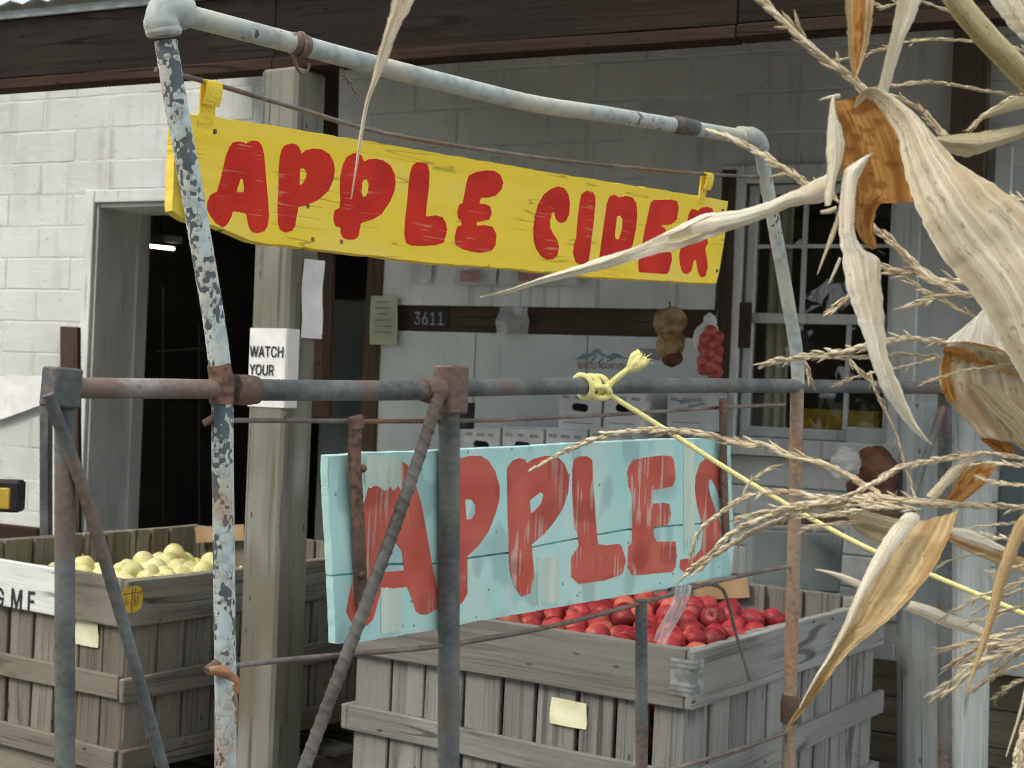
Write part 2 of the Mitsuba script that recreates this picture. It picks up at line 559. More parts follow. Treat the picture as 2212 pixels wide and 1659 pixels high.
# --- dry leaves: two tones, blotches, where they start
LEAF = family('mat_leaf', {
    'mat_leaf_cream': ((.66, .57, .41), (.83, .77, .63), (.56, .43, .26), .50, 0.),
    'mat_leaf_white': ((.76, .70, .57), (.88, .85, .75), (.66, .55, .38), .52, 0.),
    'mat_leaf_tan': ((.50, .35, .17), (.66, .52, .31), (.40, .23, .09), .56, .25),
    'mat_leaf_orange': ((.46, .225, .065), (.62, .34, .125), (.30, .125, .035), .56, .8),
    'mat_leaf_olive': ((.46, .40, .25), (.60, .53, .37), (.36, .28, .14), .58, 0.),
    'mat_leaf_dusky': ((.50, .41, .27), (.68, .60, .45), (.40, .27, .15), .54, .1),
    'mat_stalk': ((.55, .50, .28), (.68, .62, .40), (.42, .33, .18), .6, 0.)})


def leaffn(p, n, uv):
    a, b, spot, k, band = pick(uv.y, LEAF)
    u, t = uv.x, uv.y
    c = mix(a, b, smoothstep(.3, .7, fbm(u * 5, t * 22, 0, 2)))
    c = c * (.74 + .26 * noise(u * 4, t * 60, 3) + .26 * noise(u * 11, t * 210, 7))
    c = mix(c, spot, smoothstep(k, k + .2, fbm(u * 16, t * 6, 5, 2)) * .7)
    c = mix(c, spot, smoothstep(.5, .8, noise(u * 170, t * 5, 2)) * band)
    return mix(c, spot * .4, smoothstep(.84, .90, noise(u * 150, t * 46, 9)) * .5)


scene['mat_leaf'] = bump({'type': 'principledthin', 'base_color': proc(leaffn), 'roughness': .55, 'diff_trans': .5, 'spec_trans': 0.0, 'eta': 1.4},
                         lambda p, n, uv: .7 * noise(uv.x * 6, uv.y * 190, 4) + .5 * noise(uv.x * 5, uv.y * 55, 1), .0010)

# --- tassels, straw and the leaves of trees: a tone per piece
STRAW = family('mat_piece', {
    'mat_tassel': ((.50, .41, .27), (.82, .74, .57), (.44, .29, .20)),
    'mat_straw': ((.30, .22, .11), (.52, .42, .25), (.30, .2, .1)),
    'mat_foliage': ((.03, .06, .018), (.08, .12, .035), (.05, .08, .03))})


def piecefn(p, n, uv):
    a, b, s = pick(uv.y, STRAW)
    c = mix(a, b, cell_rand(dr.floor(uv.x)))
    c = mix(c, s, smoothstep(.55, .8, noise(p.x * 50, p.y * 50, p.z * 50)) * .5)
    return c * (.75 + .45 * noise(uv.x * 3, uv.y * 40))


scene['mat_piece'] = two(prin(piecefn, .65, .3))

APPLE = family('mat_apple', {
    'mat_apple_red': ((.20, .015, .022), (.42, .042, .052), (.50, .14, .09), .64),
    'mat_apple_green': ((.64, .64, .27), (.78, .75, .40), (.72, .60, .32), .60)})


def applefn(p, n, uv):
    a, b, c3, k = pick(uv.y, APPLE)
    c = mix(a, b, smoothstep(.3, .7, fbm(p.x * 24, p.y * 24, p.z * 24, 2)))
    w = uv.x
    c = mix(c, c3, smoothstep(k, k + .25, noise(p.x * 18 + 5, p.y * 18, p.z * 18) + (w - .5) * .35) * .85) * (.62 + .6 * w)
    return mix(c, C(.5, .36, .25), smoothstep(.80, .86, noise(p.x * 300, p.y * 300, p.z * 300)) * .25)


scene['mat_apple'] = prin(applefn, .46, .35)

# ------------------------------------------------------------------ the setting
RNG = np.random.RandomState(7)
EZ = np.array([0, 0, 1.0])

k = obj('ground', (np.array([[-80, -60, 0], [80, -60, 0], [80, 90, 0], [-80, 90, 0.0]]), np.array([[0, 1, 2], [0, 2, 3]])), 'mat_concrete')
labels[k] = {'kind': 'structure'}

# --- the market building: block wall with a doorway and a window, boarded front
B = thing('market_building', 'white painted block building with a dark open doorway, a sash window and a boarded front', 'building')
door_s0, door_z1 = WALL.hit(216, 440)
door_s1 = WALL.hit(806, 800)[0]
win_s0, win_z1 = WALL.hit(1606, 392)
win_s1, win_z0 = WALL.hit(1934, 968)
WS0, WS1, WZ1 = WALL.hit(-420, 800)[0], WALL.hit(2900, 800)[0], 3.1
hole_door = rect(door_s0, -.2, door_s1, door_z1)
hole_win = rect(win_s0, win_z0, win_s1, win_z1)
wallpoly = rect(WS0, 0, WS1, WZ1).difference(hole_door).difference(hole_win)
W_ = obj('wall', flat(wallpoly, WALL, -.22, .0182), 'mat_mortar', B)
BH, BL, JT = .147, .40, .005
protoblocks = {}


def block_mesh(L, H, v):
    m = board(L - JT, H - JT, .020, .0035, warp=.0008, seed=900 + v, tone=3)
    return m


row = 0
z = .0
front = []
solid = rect(WS0, 0, WS1, WZ1).difference(hole_door.buffer(.06, join_style=2)).difference(hole_win.buffer(.05, join_style=2))
vis0, vis1 = WALL.hit(-120, 800)[0], WALL.hit(2420, 800)[0]
t_, u_, n_ = WALL.basis()
wall_rows = []
while z < 2.75:
    s = vis0 - (BL / 2 if row % 2 else 0)
    while s < vis1:
        cell = rect(s, z, s + BL, z + BH)
        g = cell.intersection(solid)
        for q in getattr(g, 'geoms', [g]):
            if q.is_empty or q.area < .002:
                continue
            a0, b0, a1, b1 = q.bounds
            if a1 - a0 < .05 or b1 - b0 < .03:
                continue
            key = (round(a1 - a0, 3), round(b1 - b0, 3))
            dd = RNG.uniform(-.0018, .0018)
            var = RNG.randint(0, 3)
            if (key, var) not in protoblocks:
                m = block_mesh(key[0], key[1], var)
                protoblocks[(key, var)] = shape(m, 'mat_block')
            o = WALL.p(a0 + JT / 2, (b0 + b1) / 2, dd)
            M = np.eye(4)
            M[:3, 0], M[:3, 1], M[:3, 2], M[:3, 3] = t_, u_, n_, o
            wall_rows.append((protoblocks[(key, var)], M))
        s += BL
    z += BH
    row += 1
for shp, M in wall_rows[:300]:
    reuse('block', shp, M, W_)

# door: trim on the face, grey-green reveal, back of the room
DW = .055
obj('door_trim', wbox(WALL, door_s0 - DW, door_s0, 0, door_z1 + DW, .021, .040), 'mat_trim', B)
obj('door_trim', wbox(WALL, door_s0 + .001, door_s1 + .05, door_z1, door_z1 + DW, .021, .039), 'mat_trim', B)
obj('door_reveal', wbox(WALL, door_s0 - .012, door_s0 + .012, 0, door_z1, -.30, .019), 'mat_reveal', B)
obj('door_reveal', wbox(WALL, door_s0 + .0125, door_s0 + .03, 0, door_z1 - .003, -.315, -.235), 'mat_reveal', B, label='inner door stop board of the grey reveal')
obj('door_reveal', wbox(WALL, door_s0 + .013, door_s1, door_z1 - .02, door_z1 - .001, -.29, .017), 'mat_reveal', B)
obj('sill_board', wbox(WALL, door_s0 + .03, door_s0 + .31, .52, .60, -.29, -.24), 'mat_wood_brown', B)

room = []
rs0, rs1, rd0, rd1, rz = WS0 + .3, win_s1 + 1.2, -.24, -4.2, 2.55


def quad(a, b, c, d):
    return np.array([a, b, c, d]), np.array([[0, 1, 2], [0, 2, 3]]), np.array([[0, 0], [1, 0], [1, 1], [0, 1.0]])


def slab(a, b, c, d, n, th=.05):
    q = np.array([a, b, c, d], float)
    v = np.vstack([q, q + np.asarray(n) * th])
    f = [[0, 1, 2], [0, 2, 3], [4, 6, 5], [4, 7, 6]]
    for i in range(4):
        j = (i + 1) % 4
        f += [[i, i + 4, j + 4], [i, j + 4, j]]
    return v, np.array(f), np.c_[v[:, 0], v[:, 2]]


WP = WALL.p
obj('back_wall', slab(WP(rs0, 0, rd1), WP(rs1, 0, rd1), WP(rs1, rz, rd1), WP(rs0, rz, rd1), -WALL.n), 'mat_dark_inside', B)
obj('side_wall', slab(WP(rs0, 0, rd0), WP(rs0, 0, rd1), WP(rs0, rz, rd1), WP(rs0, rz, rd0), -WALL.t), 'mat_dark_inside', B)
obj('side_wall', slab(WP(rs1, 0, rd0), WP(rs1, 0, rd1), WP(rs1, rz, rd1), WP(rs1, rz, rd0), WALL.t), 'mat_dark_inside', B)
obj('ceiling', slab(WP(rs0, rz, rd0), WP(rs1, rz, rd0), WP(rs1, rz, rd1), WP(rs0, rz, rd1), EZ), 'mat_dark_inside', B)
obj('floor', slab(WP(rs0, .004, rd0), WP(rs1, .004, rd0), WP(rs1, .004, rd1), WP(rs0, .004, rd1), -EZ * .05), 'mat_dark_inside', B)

# right door jamb and the boarded front
obj('door_post', wbox(WALL, door_s1 + .0, door_s1 + .075, 0, 2.25, .022, .075, warp=.003, seg=8), 'mat_wood_brown', B, label='brown bark-edged post beside the dark doorway')


def wrect(x0, y0, x1, y1, W=WALL, d=0.0):
    """s0, s1, z0, z1 of the part of W seen between these corners (rows taken at the middle of the columns)."""
    s0, s1 = W.hit(x0, (y0 + y1) / 2, d)[0], W.hit(x1, (y0 + y1) / 2, d)[0]
    return s0, s1


fs0 = WALL.hit(836, 640)[0]
fs1 = WALL.hit(1556, 640)[0]
zA = WALL.hit(1200, 540)[1]
zB = WALL.hit(1200, 666)[1]
zC = WALL.hit(1200, 724)[1]
zD = WALL.hit(1200, 1060)[1]
obj('brown_plank', wbox(WALL, fs0 - .05, fs1 + .13, zC - .03, zB + .03, .022, .045, seg=6, warp=.002), 'mat_wood_brown', B, label='brown plank across the boarded front under the number plate')
obj('white_board', wbox(WALL, fs0, fs1, zB, zA, .046, .070, seg=4), 'mat_trim', B, label='upper white board of the boarded front')
pw = (fs1 - fs0 - .004) / 3
for i in range(3):
    obj('white_panel', wbox(WALL, fs0 - .02 + i * (pw + .004), fs0 - .02 + i * (pw + .004) + pw, zD - .5, zC, .046, .066), 'mat_panel', B)
obj('upper_plank', wbox(WALL, fs0 - .1, fs1 + .02, zA + .004, zA + .15, .023, .046), 'mat_wood_brown', B)
for i, (a, b_) in enumerate(((1562, 1592),)):
    s0, s1 = WALL.hit(a, 620)[0], WALL.hit(b_, 620)[0]
    obj('wall_stud', wbox(WALL, s0, s1, 1.0, zA + .28, .022, .060, warp=.002, seg=6), 'mat_wood_brown', B)

# window: frame, sashes, muntins, panes
wt = .062
WIN = obj('window', wbox(WALL, win_s0 - .062, win_s0 + .02, win_z0 - .02, win_z1 + .05, .021, .052), 'mat_trim', B)
obj('casing', wbox(WALL, win_s1 - .02, win_s1 + .062, win_z0 - .02, win_z1 + .05, .021, .052), 'mat_trim', WIN)
obj('casing', wbox(WALL, win_s0 + .021, win_s1 - .021, win_z1 - .012, win_z1 + .05, .021, .051), 'mat_trim', WIN)
obj('sill', wbox(WALL, win_s0 - .08, win_s1 + .08, win_z0 - .05, win_z0 + .012, .021, .10), 'mat_trim', WIN)
zmid = WALL.hit(1770, 686)[1]
a0, a1 = win_s0 + .021, win_s1 - .021
sw = .030
obj('sash', wbox(WALL, a0, a0 + sw, win_z0 + .013, win_z1 - .013, -.045, -.012), 'mat_trim', WIN)
obj('sash', wbox(WALL, a1 - sw, a1, win_z0 + .013, win_z1 - .013, -.045, -.012), 'mat_trim', WIN)
obj('meeting_rail', wbox(WALL, a0 + sw, a1 - sw, zmid - .022, zmid + .014, -.045, -.008), 'mat_trim', WIN)
obj('sash', wbox(WALL, a0 + sw, a1 - sw, win_z0 + .013, win_z0 + .05, -.045, -.010), 'mat_trim', WIN)
obj('sash', wbox(WALL, a0 + sw, a1 - sw, win_z1 - .045, win_z1 - .014, -.045, -.010), 'mat_trim', WIN)
for px in (1722, 1826):
    s = WALL.hit(px, 800)[0]
    hi = win_z1 - .046 if px < 1800 else zmid - .023
    lo = zmid + .015 if px < 1800 else win_z0 + .051
    obj('muntin', wbox(WALL, s - .008, s + .008, lo, hi, -.040, -.020, .002), 'mat_trim', WIN)
zmu = WALL.hit(1770, 530)[1]
obj('muntin', wbox(WALL, a0 + sw, a1 - sw, zmu - .007, zmu + .007, -.0385, -.0215, .002), 'mat_trim', WIN)
obj('pane', slab(WP(a0 + sw, zmid, -.03), WP(a1 - sw, zmid, -.03), WP(a1 - sw, win_z1 - .02, -.03), WP(a0 + sw, win_z1 - .02, -.03), -WALL.n, .0)[:1] + (np.array([[0, 1, 2], [0, 2, 3]]), np.zeros((8, 2))), 'mat_pane', WIN)
obj('pane', slab(WP(a0 + sw, win_z0 + .03, -.03), WP(a1 - sw, win_z0 + .03, -.03), WP(a1 - sw, zmid - .01, -.03), WP(a0 + sw, zmid - .01, -.03), -WALL.n, .0)[:1] + (np.array([[0, 1, 2], [0, 2, 3]]), np.zeros((8, 2))), 'mat_pane', WIN)
# narrow pleated olive strip behind the left edge of the panes
cv = []
for i in range(9):
    cv.append(WP(a0 + .05 + i * .011, win_z0, -.12 + .012 * math.sin(i * 1.9)))
cv = np.array(cv)
vv = np.vstack([cv, cv + EZ * (win_z1 - win_z0)])
ff = []
for i in range(8):
    ff += [[i, i + 1, i + 10], [i, i + 10, i + 9]]
tag(obj('olive_strip', (vv, np.array(ff)), 'mat_paper_olive', smooth=True), 'narrow olive pleated strip inside the left edge of the sash window', 'olive_strip')

# clapboards under the window, then brown skirting planks
z = win_z0 - .052
cs0, cs1 = win_s0 - .10, win_s1 + .35
for i in range(5):
    obj('clapboard', wbox(WALL, cs0, cs1, z - .105, z - .003, .021, .036 + .004 * (i % 2), seg=3), 'mat_trim', B)
    z -= .108
zl = WALL.hit(2000, 1428)[1]
obj('ledge', wbox(WALL, cs1 + .002, WS1 - .4, zl, zl + .07, .021, .085), 'mat_trim', B)
for i in range(5):
    obj('skirting_plank', wbox(WALL, cs0 - .5, WS1 - .4, zl - .125 * (i + 1), zl - .125 * i - .006, .021, .04, seg=6, warp=.002), 'mat_wood_soil', B)
# brown and white uprights right of the window
for (x0, x1, y0, y1, mat, d0, d1) in ((2064, 2140, 52, 470, 'mat_wood_soil', .025, .09), (2160, 2196, 320, 900, 'mat_trim', .023, .06), (1944, 2004, 300, 860, 'mat_trim', .021, .045)):
    s0, s1 = WALL.hit(x0, 250)[0], WALL.hit(x1, 250)[0]
    obj('upright', wbox(WALL, s0, s1, WALL.hit((x0 + x1) / 2, y1)[1], WALL.hit((x0 + x1) / 2, y0)[1], d0, d1, seg=4), mat, B)
s0 = WALL.hit(2196, 300)[0]
obj('dark_panel', wbox(WALL, s0 + .002, s0 + .7, .9, WALL.hit(2200, 455)[1], .022, .04), 'mat_bluegrey', B)

# --- porch roof: fascia, lip, metal sheet, rafters
PR = thing('porch_roof', 'porch roof with a dark brown fascia board, seen from below along the top edge', 'roof')
ez0 = EYE + .88
es0, es1 = EAVE.hit(-150, 100)[0], EAVE.hit(3000, 100)[0]
nfb = 3
for i in range(nfb):
    a = es0 + (es1 - es0) * i / nfb
    b_ = es0 + (es1 - es0) * (i + 1) / nfb - .003
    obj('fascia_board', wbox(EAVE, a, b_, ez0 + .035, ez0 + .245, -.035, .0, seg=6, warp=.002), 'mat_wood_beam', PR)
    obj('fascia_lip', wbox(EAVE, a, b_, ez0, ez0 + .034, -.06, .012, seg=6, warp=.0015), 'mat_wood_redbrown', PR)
gap = 5.13 - 3.52
rise = .50
o0, o1 = EAVE.p(es0 - .05, ez0 + .262, .05), EAVE.p(es1, ez0 + .262, .05)
up = -EAVE.n * (gap + .25) + EZ * rise
nw = 160
vv, ff = [], []
for i in range(nw + 1):
    q = o0 + (o1 - o0) * i / nw
    h = EZ * .008 * math.sin(i * math.pi / 2)
    vv += [q + h, q + up + h, q + h + EZ * .003, q + up + h + EZ * .003]
for i in range(nw):
    b0 = i * 4
    ff += [[b0, b0 + 1, b0 + 5], [b0, b0 + 5, b0 + 4], [b0 + 2, b0 + 7, b0 + 3], [b0 + 2, b0 + 6, b0 + 7], [b0, b0 + 4, b0 + 6], [b0, b0 + 6, b0 + 2]]
obj('metal_sheet', (np.array(vv), np.array(ff)), 'mat_roof_metal', PR)
obj('drip_edge', wbox(EAVE, es0 - .02, es1, ez0 + .226, ez0 + .252, .001, .012, .002), 'mat_roof_metal', PR)
for i in range(9):
    s = es0 + .05 + i * (es1 - es0 - .2) / 8
    p0 = EAVE.p(s, ez0 + .13, -.036)
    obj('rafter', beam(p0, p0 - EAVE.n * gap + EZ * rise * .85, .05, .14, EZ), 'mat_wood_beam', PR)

# --- timber porch post with notices
TP = thing('porch_post', 'square weathered porch post with paper notices in front of the doorway', 'post')
pz = 4.30
pb, pt = at(578, 1659, pz), at(634, 160, pz)
pdir = (pt - pb) / np.linalg.norm(pt - pb)
pb = pb - pdir * (pb[2] - .0) / pdir[2]
px_ = np.array([.85, -.527, 0]); px_ -= pdir * (px_ @ pdir); px_ /= np.linalg.norm(px_)   # across the left face, towards the front corner
py_ = np.cross(pdir, px_)
Lp = (ez0 - .002 - pb[2]) / pdir[2]
obj('shaft', place(board(Lp, .136, .136, .010, warp=.0015, seg=14, seed=5), pb - py_ * .068, pdir, px_, py_), 'mat_wood_post', TP)
obj('brace_post', beam(at(690, 900, pz + .55), at(706, 150, pz + .45), .075, .06, -F_, seg=6), 'mat_wood_redbrown', TP, label='red-brown upright board behind the post')
PF = -py_                                                     # the face of the post towards the camera


def on_post(h, a, d):
    """Point on the post: h up from the eye along the shaft, a across the front face, d in front of it."""
    q = pb + pdir * ((EYE + h - pb[2]) / pdir[2])
    c = .068
    if a <= c - .006:
        return q + px_ * a + PF * (c + d)
    if a >= c + .006:
        return q + PF * (c - (a - c)) + px_ * (c + d)
    t = (a - c + .006) / .012 * math.pi / 2                  # round the corner
    return q + px_ * (c - .006) + PF * (c - .006) + (px_ * math.sin(t) + PF * math.cos(t)) * (.006 + d)


def sheet(grid, th=.0006):
    """A thin sheet from a grid (rows, columns, 3) of points."""
    g = np.asarray(grid, float)
    n, m = g.shape[:2]
    du, dv = np.gradient(g, axis=1), np.gradient(g, axis=0)
    nn = np.cross(du, dv); nn /= np.linalg.norm(nn, axis=2, keepdims=True) + 1e-12
    v = np.vstack([(g + nn * th / 2).reshape(-1, 3), (g - nn * th / 2).reshape(-1, 3)])
    f = []
    k = n * m
    for i in range(n - 1):
        for j in range(m - 1):
            a, b, c, d = i * m + j, i * m + j + 1, (i + 1) * m + j + 1, (i + 1) * m + j
            f += [[a, b, c], [a, c, d], [k + a, k + c, k + b], [k + a, k + d, k + c]]
    extra = []
    rim = [(0, j) for j in range(m)] + [(i, m - 1) for i in range(1, n)] + [(n - 1, j) for j in range(m - 2, -1, -1)] + [(i, 0) for i in range(n - 2, 0, -1)]
    for (i0, j0), (i1, j1) in zip(rim, rim[1:] + rim[:1]):
        a, b = i0 * m + j0, i1 * m + j1
        q = len(v)
        v = np.vstack([v, v[[a, b, k + a, k + b]]])
        extra.append([a, b, a, b])
        f += [[q, q + 2, q + 3], [q, q + 3, q + 1]]
    ii, jj = np.meshgrid(np.arange(n) / n, np.arange(m) / m, indexing='ij')
    uv = np.c_[jj.ravel(), ii.ravel()]
    return v, np.array(f), np.vstack([uv, uv, uv[np.array(extra).ravel()]])


def notice_rows(h0, h1, a0, a1, wrap, curl, rows=10, cols=26):
    g = np.zeros((rows, cols, 3))
    for i in range(rows):
        for j in range(cols):
            t = j / (cols - 1)
            h = h0 + (h1 - h0) * i / (rows - 1)
            g[i, j] = on_post(h, a0 + (a1 - a0) * t, .0015 + curl * (t ** 3) * .6 + curl * .15 * math.sin(3 * i / rows) * t)
    return g


hN0 = (PH / 2 - 716) / FPX * pz - .022 * pz / 4.3
hN1 = (PH / 2 - 884) / FPX * pz - .022
NT = thing('notice', 'white paper notice with WATCH YOUR lettering on the porch post', 'notice')
obj('sheet', sheet(notice_rows(hN1, hN0, -.067, .120, 0, .004)), 'mat_paper', NT)


def post_text(txt, h, a, height, bold=True, squeeze=1.0, d=.0042):
    m = meshkit.text_mesh(txt, height, .0006, bold)
    v = np.array(m.vertices)
    base = on_post(h, 0, 0)
    w = np.array([on_post(h, a + q[0] * squeeze, d + q[2]) + pdir * q[1] for q in v])
    return w, np.array(m.faces), v[:, :2]


obj('lettering', post_text('WATCH', (PH / 2 - 790) / FPX * pz - .005, -.064, .030, True, .82), 'mat_ink', NT)
obj('lettering', post_text('YOUR', (PH / 2 - 829) / FPX * pz - .005, -.063, .030, True, .80), 'mat_ink', NT)
obj('lettering', post_text('STEP', (PH / 2 - 868) / FPX * pz - .005, -.055, .030, True, .82), 'mat_ink', NT)
# paler notice further round on the right face
def blank(h0, h1, a0, a1):
    g = np.zeros((12, 8, 3))
    for i in range(12):
        for j in range(8):
            t = j / 7
            g[i, j] = on_post(h0 + (h1 - h0) * i / 11, a0 + (a1 - a0) * t, .006 + .003 * math.sin(i * .7) + .014 * t * t)
    return sheet(g)


tag(obj('blank_notice', blank((PH / 2 - 735) / FPX * pz - .02, (PH / 2 - 566) / FPX * pz - .02, .124, .200), 'mat_paper', smooth=True), 'blank pale paper sheet on the right face of the porch post', 'notice')

# ------------------------------------------------------------------ the pipe frame
PF_ = thing('pipe_railing', 'rusting steel railing with a tall pale blue pipe arch carrying two signs', 'railing')


def pipe(name, pts, r, mat, n=12, sides=18, label=None, na=.0, seed=0, **kw):
    if np.ndim(r):
        r = np.interp(np.linspace(0, 1, n), np.linspace(0, 1, len(r)), r)
    return obj(name, tube(path(pts, n), r, sides, noise_amp=na, seed=seed, **kw), mat, PF_, smooth=40, label=label)


def pxr(w, z):
    return w / FPX * z / 2


# rail, left to right
rl = [fr(128, 838), fr(300, 839), fr(478, 841)]
pipe('rail_pipe', rl, .0162, 'mat_pipe_rusting', 8)
pipe('rail_pipe', [fr(530, 842), fr(740, 843.5), fr(945, 843)], .0185, 'mat_steel', 8)
pipe('rail_pipe', [fr(990, 838), fr(1400, 833), fr(1720, 834), fr(2042, 839)], .0172, 'mat_steel', 16)
# fittings on the rail
pipe('coupling', [fr(505, 841), fr(520, 842), fr(553, 842.5)], [.0255, .0255, .0235], 'mat_rust', 8, na=.0012)
pipe('coupling', [fr(914, 843), fr(934, 843), fr(950, 842.5)], [.0215, .025, .0255], 'mat_rust_pale', 8, na=.001)
pipe('coupling', [fr(128, 838), fr(150, 838)], .0222, 'mat_steel_rusty', 6, na=.001)
obj('post_cap', beam(fr(128, 880), fr(136, 794), .044, .046, FRAME.n, c=.003, warp=.0006, seg=5), 'mat_steel', PF_)
obj('post_cap', beam(fr(970, 893), fr(973, 789), .051, .052, FRAME.n, c=.004, warp=.0012, seg=8), 'mat_rust_pale', PF_, label='rough rust-pitted square cap on the middle post')
# posts
g0 = lambda px, py: FRAME.p(*([FRAME.hit(px, py)[0], 0.0]))


def post(xt, yt, xb, w, mat, name='post', lab=None):
    a, b = fr(xt, yt), fr(xb, 1659)
    d = (b - a) / np.linalg.norm(b - a)
    b = a + d * (a[2] - .0) / -d[2]
    return obj(name, tube(path([a, b], 10), w, 18, noise_amp=.0003), mat, PF_, smooth=40, label=lab)


post(140, 850, 140, .0150, 'mat_steel', lab='dark left post')
post(970, 880, 969, .0208, 'mat_steel', lab='dark middle post')
post(2041, 838, 2041, .0200, 'mat_steel')
post(1385, 1296, 1386, .0135, 'mat_steel', lab='short thin post under the blue sign')
# diagonal braces
pipe('brace', [fr(104, 852, .02), fr(180, 1060, .02), fr(358, 1680, .02), fr(420, 1900, .02)], .0096, 'mat_steel', 14, na=.0007, seed=2)


def rebar_twist(a, s):
    return .0011 * max(0.0, math.sin(s * 300)) ** 4 * np.abs(np.cos(a)) + 0 * a


def ribbed(a, s):
    ph = (s * 43 + a / (2 * math.pi) + .05 * math.sin(s * 31)) % 1.0
    return .0019 * np.exp(-((ph - .5) / .10) ** 2)


pipe('rebar_brace', [fr(950, 850, .03), fr(880, 1060, .03), fr(655, 1665, .03), fr(570, 1900, .03)], .0112, 'mat_rebar', 360, 16, label='ribbed reinforcing bar braced across the middle post', twist=ribbed, na=.0005)
pipe('brace', [fr(2036, 880, .02), fr(1976, 1060, .02), fr(1880, 1340, .02)], .0105, 'mat_steel', 10)
# the pale arch
pipe('upright_pipe', [fr(486, 1700), fr(487, 1640), fr(484, 1240), fr(481, 990), fr(480, 842)], .0178, 'mat_pipe_flaking', 26, label='left upright of the arch with flaking pale blue paint', na=.0003)
a_, b_ = fr(486, 1690), fr(486, 1700)
pipe('upright_pipe', [fr(486, 1700), [fr(486, 1700)[0], fr(486, 1700)[1], 0.0]], .0178, 'mat_pipe_flaking', 4)
pipe('upright_pipe', [fr(480, 842), fr(466, 720), fr(440, 560), fr(405, 360), fr(372, 178), fr(358, 88)], .0180, 'mat_pipe_flaking', 40, label='leaning upper left upright with dark patches in its pale blue paint', na=.0003)
pipe('coupling', [fr(478, 872), fr(479, 842), fr(472, 786)], [.0192, .0205, .0186], 'mat_rust', 8, na=.001, label='rusted weld where the upright crosses the rail')
el = [fr(349, 62), fr(347, 40), fr(352, 22), fr(368, 14), fr(392, 22)]
pipe('elbow', [fr(352, 72), fr(349, 45), fr(353, 26), fr(370, 20), fr(398, 30)], [.0255, .0262, .028, .028, .026, .026, .026, .0255, .025, .025, .025, .025, .025, .025][:14], 'mat_pipe_paint', 14, 22)
pipe('elbow_collar', [fr(355, 78), fr(352, 58)], [.0255, .0285, .0285, .0265], 'mat_pipe_paint', 4, 22)
pipe('elbow_collar', [fr(384, 24), fr(404, 31)], [.0262, .0275, .0275, .0255], 'mat_pipe_paint', 4, 22)
top = [fr(390, 30), fr(640, 95), fr(800, 138), fr(1106, 214), fr(1330, 250), fr(1470, 273), fr(1610, 296)]
pipe('top_pipe', top, np.linspace(.0176, .0162, 40), 'mat_pipe_paint', 40, label='pale grey-green top pipe of the arch')
pipe('pipe_joint', [fr(1452, 268), fr(1480, 273), fr(1502, 277)], [.0182, .0200, .0200, .0190, .0182], 'mat_steel', 5)
pipe('elbow', [fr(1598, 291), fr(1622, 295), fr(1636, 304), fr(1643, 328)], [.0200] * 4 + [.0225] * 7 + [.021], 'mat_pipe_paint', 12)
pipe('upright_pipe', [fr(1643, 322), fr(1655, 390), fr(1675, 500), fr(1700, 640), fr(1722, 780), fr(1724, 834)], .0163, 'mat_pipe_paint', 24)
pipe('upright_pipe', [fr(1722, 834), fr(1718, 1050), fr(1712, 1300), fr(1706, 1520)], .0165, 'mat_steel_rusty', 20, label='rust-brown lower part of the right upright')
pipe('coupling', [fr(1707, 1500), fr(1706, 1530), fr(1705, 1560)], [.020, .0225, .0225, .021], 'mat_rust', 4, na=.002)
p0 = fr(1705, 1555)
pipe('upright_pipe', [p0, fr(1703, 1660), [p0[0], p0[1], 0.0]], .0165, 'mat_steel_rusty', 6)
pipe('rust_band', [fr(630, 92.5), fr(662, 100.5)], [.0188, .0193, .0193, .0188], 'mat_rust_pale', 4)
# rods
pipe('sign_rod', [fr(336, 150, -.012), fr(392, 163, -.012), fr(620, 228, -.012), fr(830, 288, -.012), fr(1106, 333, -.012), fr(1380, 364, -.012), fr(1650, 383, -.012)], .0042, 'mat_rod', 40, 10, label='thin rod that the yellow sign hangs on')
pipe('sign_rod', [fr(447, 913, -.012), fr(510, 908, -.012), fr(770, 910, -.012), fr(1005, 909, -.012), fr(1300, 897, -.012), fr(1560, 880, -.012), fr(1695, 874, -.012)], .0044, 'mat_rod', 40, 10, label='thin rod that the blue sign hangs on')
pipe('lower_rod', [fr(455, 1445, .0), fr(515, 1437, .0), fr(760, 1413), fr(945, 1396), fr(1106, 1370), fr(1396, 1300), fr(1531, 1260), fr(1712, 1222)], .0050, 'mat_rod', 36, 10)
pipe('lower_rod', [fr(1440, 1665), fr(1600, 1617), fr(1704, 1580)], .0050, 'mat_rod', 10, 10)
pipe('wire', [fr(1440, 1284, -.02), fr(1530, 1262, -.02), fr(1556, 1268, -.02), fr(1590, 1370, -.02), fr(1620, 1470, -.02)], .0042, 'mat_rod', 16, 8)
pipe('rod_end', [fr(440, 915, -.01), fr(462, 902, -.004)], .0058, 'mat_rust', 4, 10)
pipe('rod_end', [fr(446, 1450, .0), fr(470, 1432, .0)], .0085, 'mat_rust', 4, 10, na=.001)
pipe('weld', [fr(452, 1449, .004), fr(470, 1447, .010), fr(490, 1456, .0125), fr(506, 1474, .009), fr(508, 1500, .008)], [.007, .010, .0085, .009, .006], 'mat_rust_orange', 14, 10, na=.003)
pipe('rust_streak', [fr(500, 1478, .0115), fr(506, 1520, .009), fr(507, 1580, .0085)], [.007, .005, .003], 'mat_rust_orange', 12, 8, na=.002)
